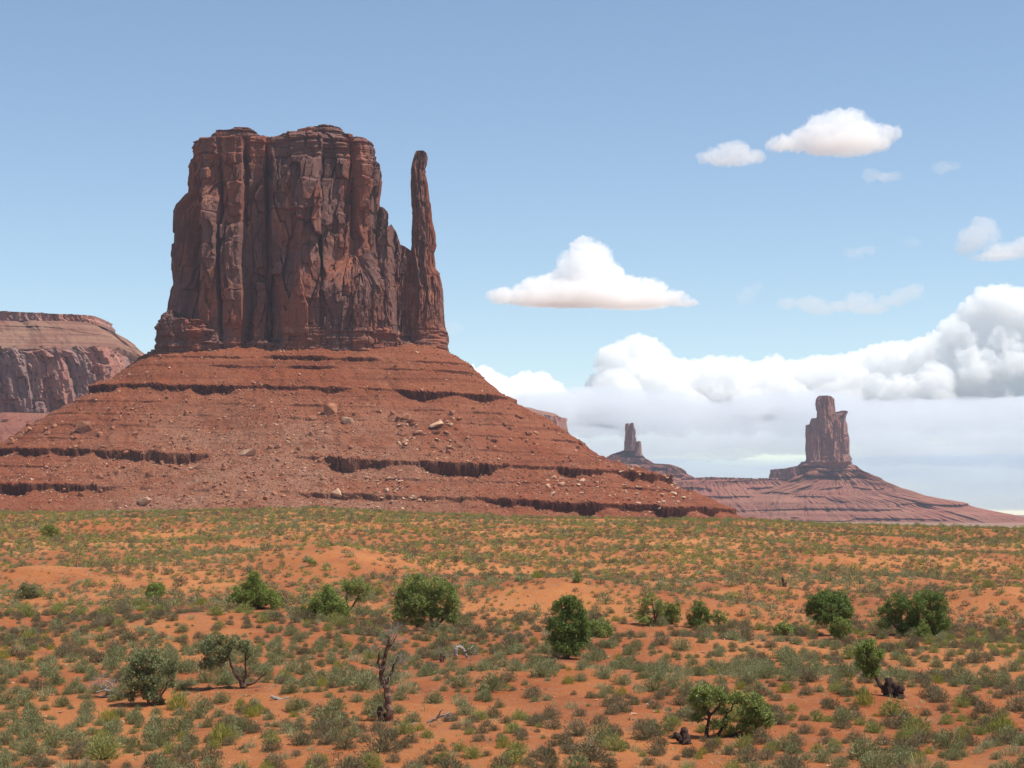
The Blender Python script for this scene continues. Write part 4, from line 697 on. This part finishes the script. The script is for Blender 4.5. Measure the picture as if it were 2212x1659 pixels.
# ================================================================== CLOUDS (solid cloud bodies high and far away)
def vol_mat(name, dens, col=(1, 1, 1)):
    m = bpy.data.materials.new(name); m.use_nodes = True; t = m.node_tree; t.nodes.remove(t.nodes['Principled BSDF'])
    v = t.nodes.new('ShaderNodeVolumePrincipled'); v.inputs['Color'].default_value = (*col, 1); v.inputs['Density'].default_value = dens; v.inputs['Anisotropy'].default_value = 0.0
    t.links.new(v.outputs[0], t.nodes['Material Output'].inputs['Volume']); return m
def cloud_mesh(blobs, D, vox, amp, flat_y=None, seed=0, fr=1.):
    """blobs (px,py,rx,ry[,depth]) -> one closed body, its skin billowed"""
    bm = bmesh.new(); k = D/F
    for q, bl in enumerate(blobs):
        px, py, rx_, ry_ = bl[:4]; dy = bl[4] if len(bl) > 4 else random.uniform(-.3, .3)*rx_
        r = bmesh.ops.create_icosphere(bm, subdivisions=3, radius=1)
        for v in r['verts']: v.co = Vector(((px-HX)*k+v.co.x*rx_*k, D+dy*k+v.co.y*rx_*k*.9, (HY-py)*k+v.co.z*ry_*k))
    me = bpy.data.meshes.new('tmp'); bm.to_mesh(me); bm.free(); o = bpy.data.objects.new('tmp', me); C.objects.link(o)
    md = o.modifiers.new('r', 'REMESH'); md.mode = 'VOXEL'; md.voxel_size = vox*k
    dg = bpy.context.evaluated_depsgraph_get(); o.modifiers.new('s', 'SMOOTH').iterations = 5; dg = bpy.context.evaluated_depsgraph_get(); ev = o.evaluated_get(dg); m2 = bpy.data.meshes.new_from_object(ev)
    V = np.empty(len(m2.vertices)*3); m2.vertices.foreach_get('co', V); V = V.reshape(-1, 3); N = np.empty(len(V)*3); m2.vertices.foreach_get('normal', N); N = N.reshape(-1, 3)
    bpy.data.objects.remove(o); s = amp*k
    p = V/(k*30/fr); d = 0
    for q, (f, a) in enumerate(((1, 1), (2.1, .55), (4.3, .3), (8.7, .17))): d = d+a*(1-2.2*abs(vnoise(p[:, 0]*f+q*7, p[:, 1]*f, p[:, 2]*f, s=seed+q)))
    V = V+N*(d*s)[:, None]
    if flat_y is not None:
        zf = (HY-flat_y)*k; V[:, 2] = np.where(V[:, 2] < zf, zf-(zf-V[:, 2])*.35, V[:, 2])
    m2.vertices.foreach_set('co', V.astype(np.float32).ravel()); m2.update()
    o = bpy.data.objects.new('tmp', m2); C.objects.link(o); md = o.modifiers.new('r', 'REMESH'); md.mode = 'VOXEL'; md.voxel_size = vox*k*.85     # a clean skin again where folds cut into each other
    dg = bpy.context.evaluated_depsgraph_get(); m3 = bpy.data.meshes.new_from_object(o.evaluated_get(dg)); bpy.data.objects.remove(o); m2 = m3
    bm = bmesh.new(); bm.from_mesh(m2); seen = set(); kill = []; bm.verts.ensure_lookup_table()
    for v0 in bm.verts:
        if v0.index in seen: continue
        st_ = [v0]; seen.add(v0.index); isl = []
        while st_:
            v_ = st_.pop(); isl.append(v_)
            for e_ in v_.link_edges:
                o_ = e_.other_vert(v_)
                if o_.index not in seen: seen.add(o_.index); st_.append(o_)
        vol = 0; c0 = isl[0].co
        for f_ in {f for v_ in isl for f in v_.link_faces}: vol += (f_.calc_center_median()-c0).dot(f_.normal)*f_.calc_area()
        if vol < 0 or len(isl) < 40: kill += isl
    if kill: bmesh.ops.delete(bm, geom=kill, context='VERTS')
    bm.to_mesh(m2); bm.free(); m2.polygons.foreach_set('use_smooth', np.ones(len(m2.polygons), bool)); m2.name = 'cloud'
    m2.materials.clear(); return m2
M_bank, t_, b_ = mat('cloud_white', 1.); b_.inputs['Base Color'].default_value = (.93, .92, .90, 1); b_.inputs['Specular IOR Level'].default_value = 0
def cloud(label, blobs, D, vox, amp, dens, flat_y=None, seed=0, fr=1., col=(1, 1, 1)):
    me = cloud_mesh(blobs, D, vox, amp, flat_y, seed, fr); core = dens < 0; me.materials.append(vol_mat('cloud_vapour', abs(dens), col))
    o = bpy.data.objects.new('cloud', me); C.objects.link(o); tag(o, label, 'cloud')
    if core:
        mc = me.copy(); mc.name = 'cloud_core'; mc.materials.clear(); mc.materials.append(M_bank); V = np.empty(len(mc.vertices)*3); mc.vertices.foreach_get('co', V); N = np.empty(len(V)); mc.vertices.foreach_get('normal', N)
        mc.vertices.foreach_set('co', V-N*amp*1.1*D/F); mc.update(); c_ = bpy.data.objects.new('cloud_core', mc); C.objects.link(c_); c_.parent = o
    return o
cloud('bell-shaped white cloud floating alone in the middle of the sky', [(1265, 545, 30, 32), (1285, 560, 34, 34), (1245, 575, 36, 34), (1275, 600, 50, 36), (1225, 610, 40, 26), (1310, 590, 34, 30), (1180, 622, 50, 20), (1120, 636, 46, 14), (1085, 640, 30, 8), (1350, 625, 46, 26), (1400, 630, 44, 24), (1440, 645, 40, 18), (1480, 655, 24, 12), (1260, 640, 100, 28), (1200, 648, 90, 18), (1360, 652, 90, 18)], 11000, 2.0, 8, .011, 655, 801, 1.7)
cloud('wide white cloud high on the right, bumpy top and flat base', [(1790, 262, 36, 24), (1830, 255, 46, 22), (1868, 272, 36, 20), (1850, 290, 70, 26), (1780, 290, 60, 22), (1720, 302, 46, 14), (1688, 304, 26, 10), (1905, 290, 32, 22), (1935, 280, 18, 12), (1830, 310, 90, 16)], 10500, 2.0, 7.5, .008, 322, 811, 1.7)
cloud('smaller ragged white cloud just left of the wide high one', [(1590, 318, 34, 14), (1560, 332, 36, 14), (1610, 334, 40, 12), (1530, 332, 18, 10), (1645, 335, 16, 7), (1580, 346, 36, 8)], 10500, 1.8, 6.5, .006, 350, 812, 1.8)
def wisp(label, blobs, seed, dens=.0028, D=11500): return cloud(label, blobs, D, 2., 5, dens, None, seed, 1.4)
wisp('small torn wisp below the wide high cloud', [(1890, 374, 18, 12), (1918, 378, 26, 7), (1942, 376, 14, 6)], 813)
wisp('faint oval wisp at the upper right', [(2042, 356, 20, 9), (2065, 353, 20, 6)], 814, .002)
cloud('puffy cloud cut by the right edge above the bank', [(2130, 492, 26, 22), (2112, 510, 30, 22), (2100, 528, 24, 14), (2150, 500, 14, 22), (2180, 540, 46, 12), (2215, 535, 36, 18), (2160, 560, 60, 6)], 11000, 2., 7, .0045, 552, 815, 1.7)
wisp('slanting faint wisp alone in the blue', [(1610, 645, 14, 12), (1625, 632, 16, 12), (1638, 620, 10, 8)], 816, .0018)
wisp('long chain of thin wisps above the right butte', [(1710, 653, 24, 8), (1750, 655, 34, 12), (1775, 665, 30, 14), (1860, 650, 34, 18), (1880, 665, 40, 12), (1830, 660, 40, 8), (1930, 648, 30, 10), (1960, 635, 30, 10), (1985, 622, 18, 8)], 817)
wisp('very faint small wisp left of the puffy right-edge cloud', [(1850, 544, 22, 7), (1875, 538, 20, 7)], 818, .0018)
wisp('faint wisp right beside the rock base of the great butte', [(978, 706, 18, 9)], 819, .0018)
wisp('barely visible tiny wisp at mid right', [(1978, 520, 16, 8)], 820, .0012)
r_ = random.Random(5); bank = []
tp = [(1000, 800), (1015, 790), (1040, 792), (1075, 815), (1100, 826), (1130, 806), (1165, 804), (1185, 835), (1230, 868), (1270, 850), (1300, 815), (1322, 745), (1350, 735), (1385, 722), (1408, 728), (1430, 770), (1470, 775), (1500, 782), (1540, 770), (1605, 772), (1635, 792), (1665, 775), (1690, 763), (1715, 782), (1750, 770), (1800, 770), (1850, 765), (1890, 748), (1940, 738), (1990, 738), (2040, 712), (2075, 690), (2110, 650), (2140, 618), (2180, 614), (2230, 625), (2330, 640)]
for q in range(430):
    px = r_.uniform(1005, 2320); yt = pl(tp, [px])[0]; r0 = r_.uniform(13, 34) if r_.random() < .75 else r_.uniform(30, 50)
    dpt = 0 if r_.random() < .45 else r_.random(); py = yt+r0*.95+dpt*(880-yt-r0*.9)
    if py > 900: py = 885; r0 = min(r0, 20)
    bank.append((px, py, r0, r0*.9, (1-dpt)*60-20+r_.uniform(-25, 25)))
for px in range(1010, 2330, 24):
    yt = float(pl(tp, [px])[0]); yy_ = yt+42
    while yy_ < 915: bank.append((px+r_.uniform(-8, 8), yy_, 30, 26, 40)); yy_ += 24
cloud('huge bright cumulus bank piled along the horizon at right', [b_ for b_ in bank if b_[0] > 1225], 22000, 2.4, 7.5, .0072, None, 830, 1.9)
cloud('small cumulus heads peeking over the right slope of the great butte', [b_ for b_ in bank if b_[0] < 1200], 21000, 2.3, 7.5, .012, None, 831, 1.9)
lay = [(r_.uniform(1150, 2400), r_.triangular(845, 1005, 930), r_.uniform(50, 170), r_.uniform(9, 17)) for q in range(175)]
cloud('flat grey cloud layer under the bright bank', lay, 19000, 3.2, 5., .0016, None, 832, .6, (.95, .97, 1))  # faint blue in the vapour colour stands in for distance haze
lay = [(r_.uniform(1250, 2420), r_.uniform(995, 1090), r_.uniform(110, 240), r_.uniform(9, 13)) for q in range(100)]
cloud('thin pale cloud streaks just over the far horizon', lay, 18500, 3.4, 3., .0007, None, 833, .6, (.74, .86, 1))  # distance haze painted in as a blue vapour colour

# ------------------------------------------------------------------ haze
bm = bmesh.new(); bmesh.ops.create_cube(bm, size=1); me = bpy.data.meshes.new('haze'); bm.to_mesh(me); bm.free()
for v in me.vertices: v.co = Vector((v.co.x*26000, 7300+v.co.y*16600, 150+v.co.z*372))
m = bpy.data.materials.new('haze_air'); m.use_nodes = True; t = m.node_tree; t.nodes.remove(t.nodes['Principled BSDF'])
v = t.nodes.new('ShaderNodeVolumePrincipled'); v.inputs['Color'].default_value = (.66, .80, 1, 1); v.inputs['Density'].default_value = 3.3e-5; v.inputs['Anisotropy'].default_value = .2
t.links.new(v.outputs[0], t.nodes['Material Output'].inputs['Volume']); me.materials.append(m)
o = bpy.data.objects.new('haze', me); C.objects.link(o); tag(o, 'thin bluish air haze over the whole desert', kind='stuff')
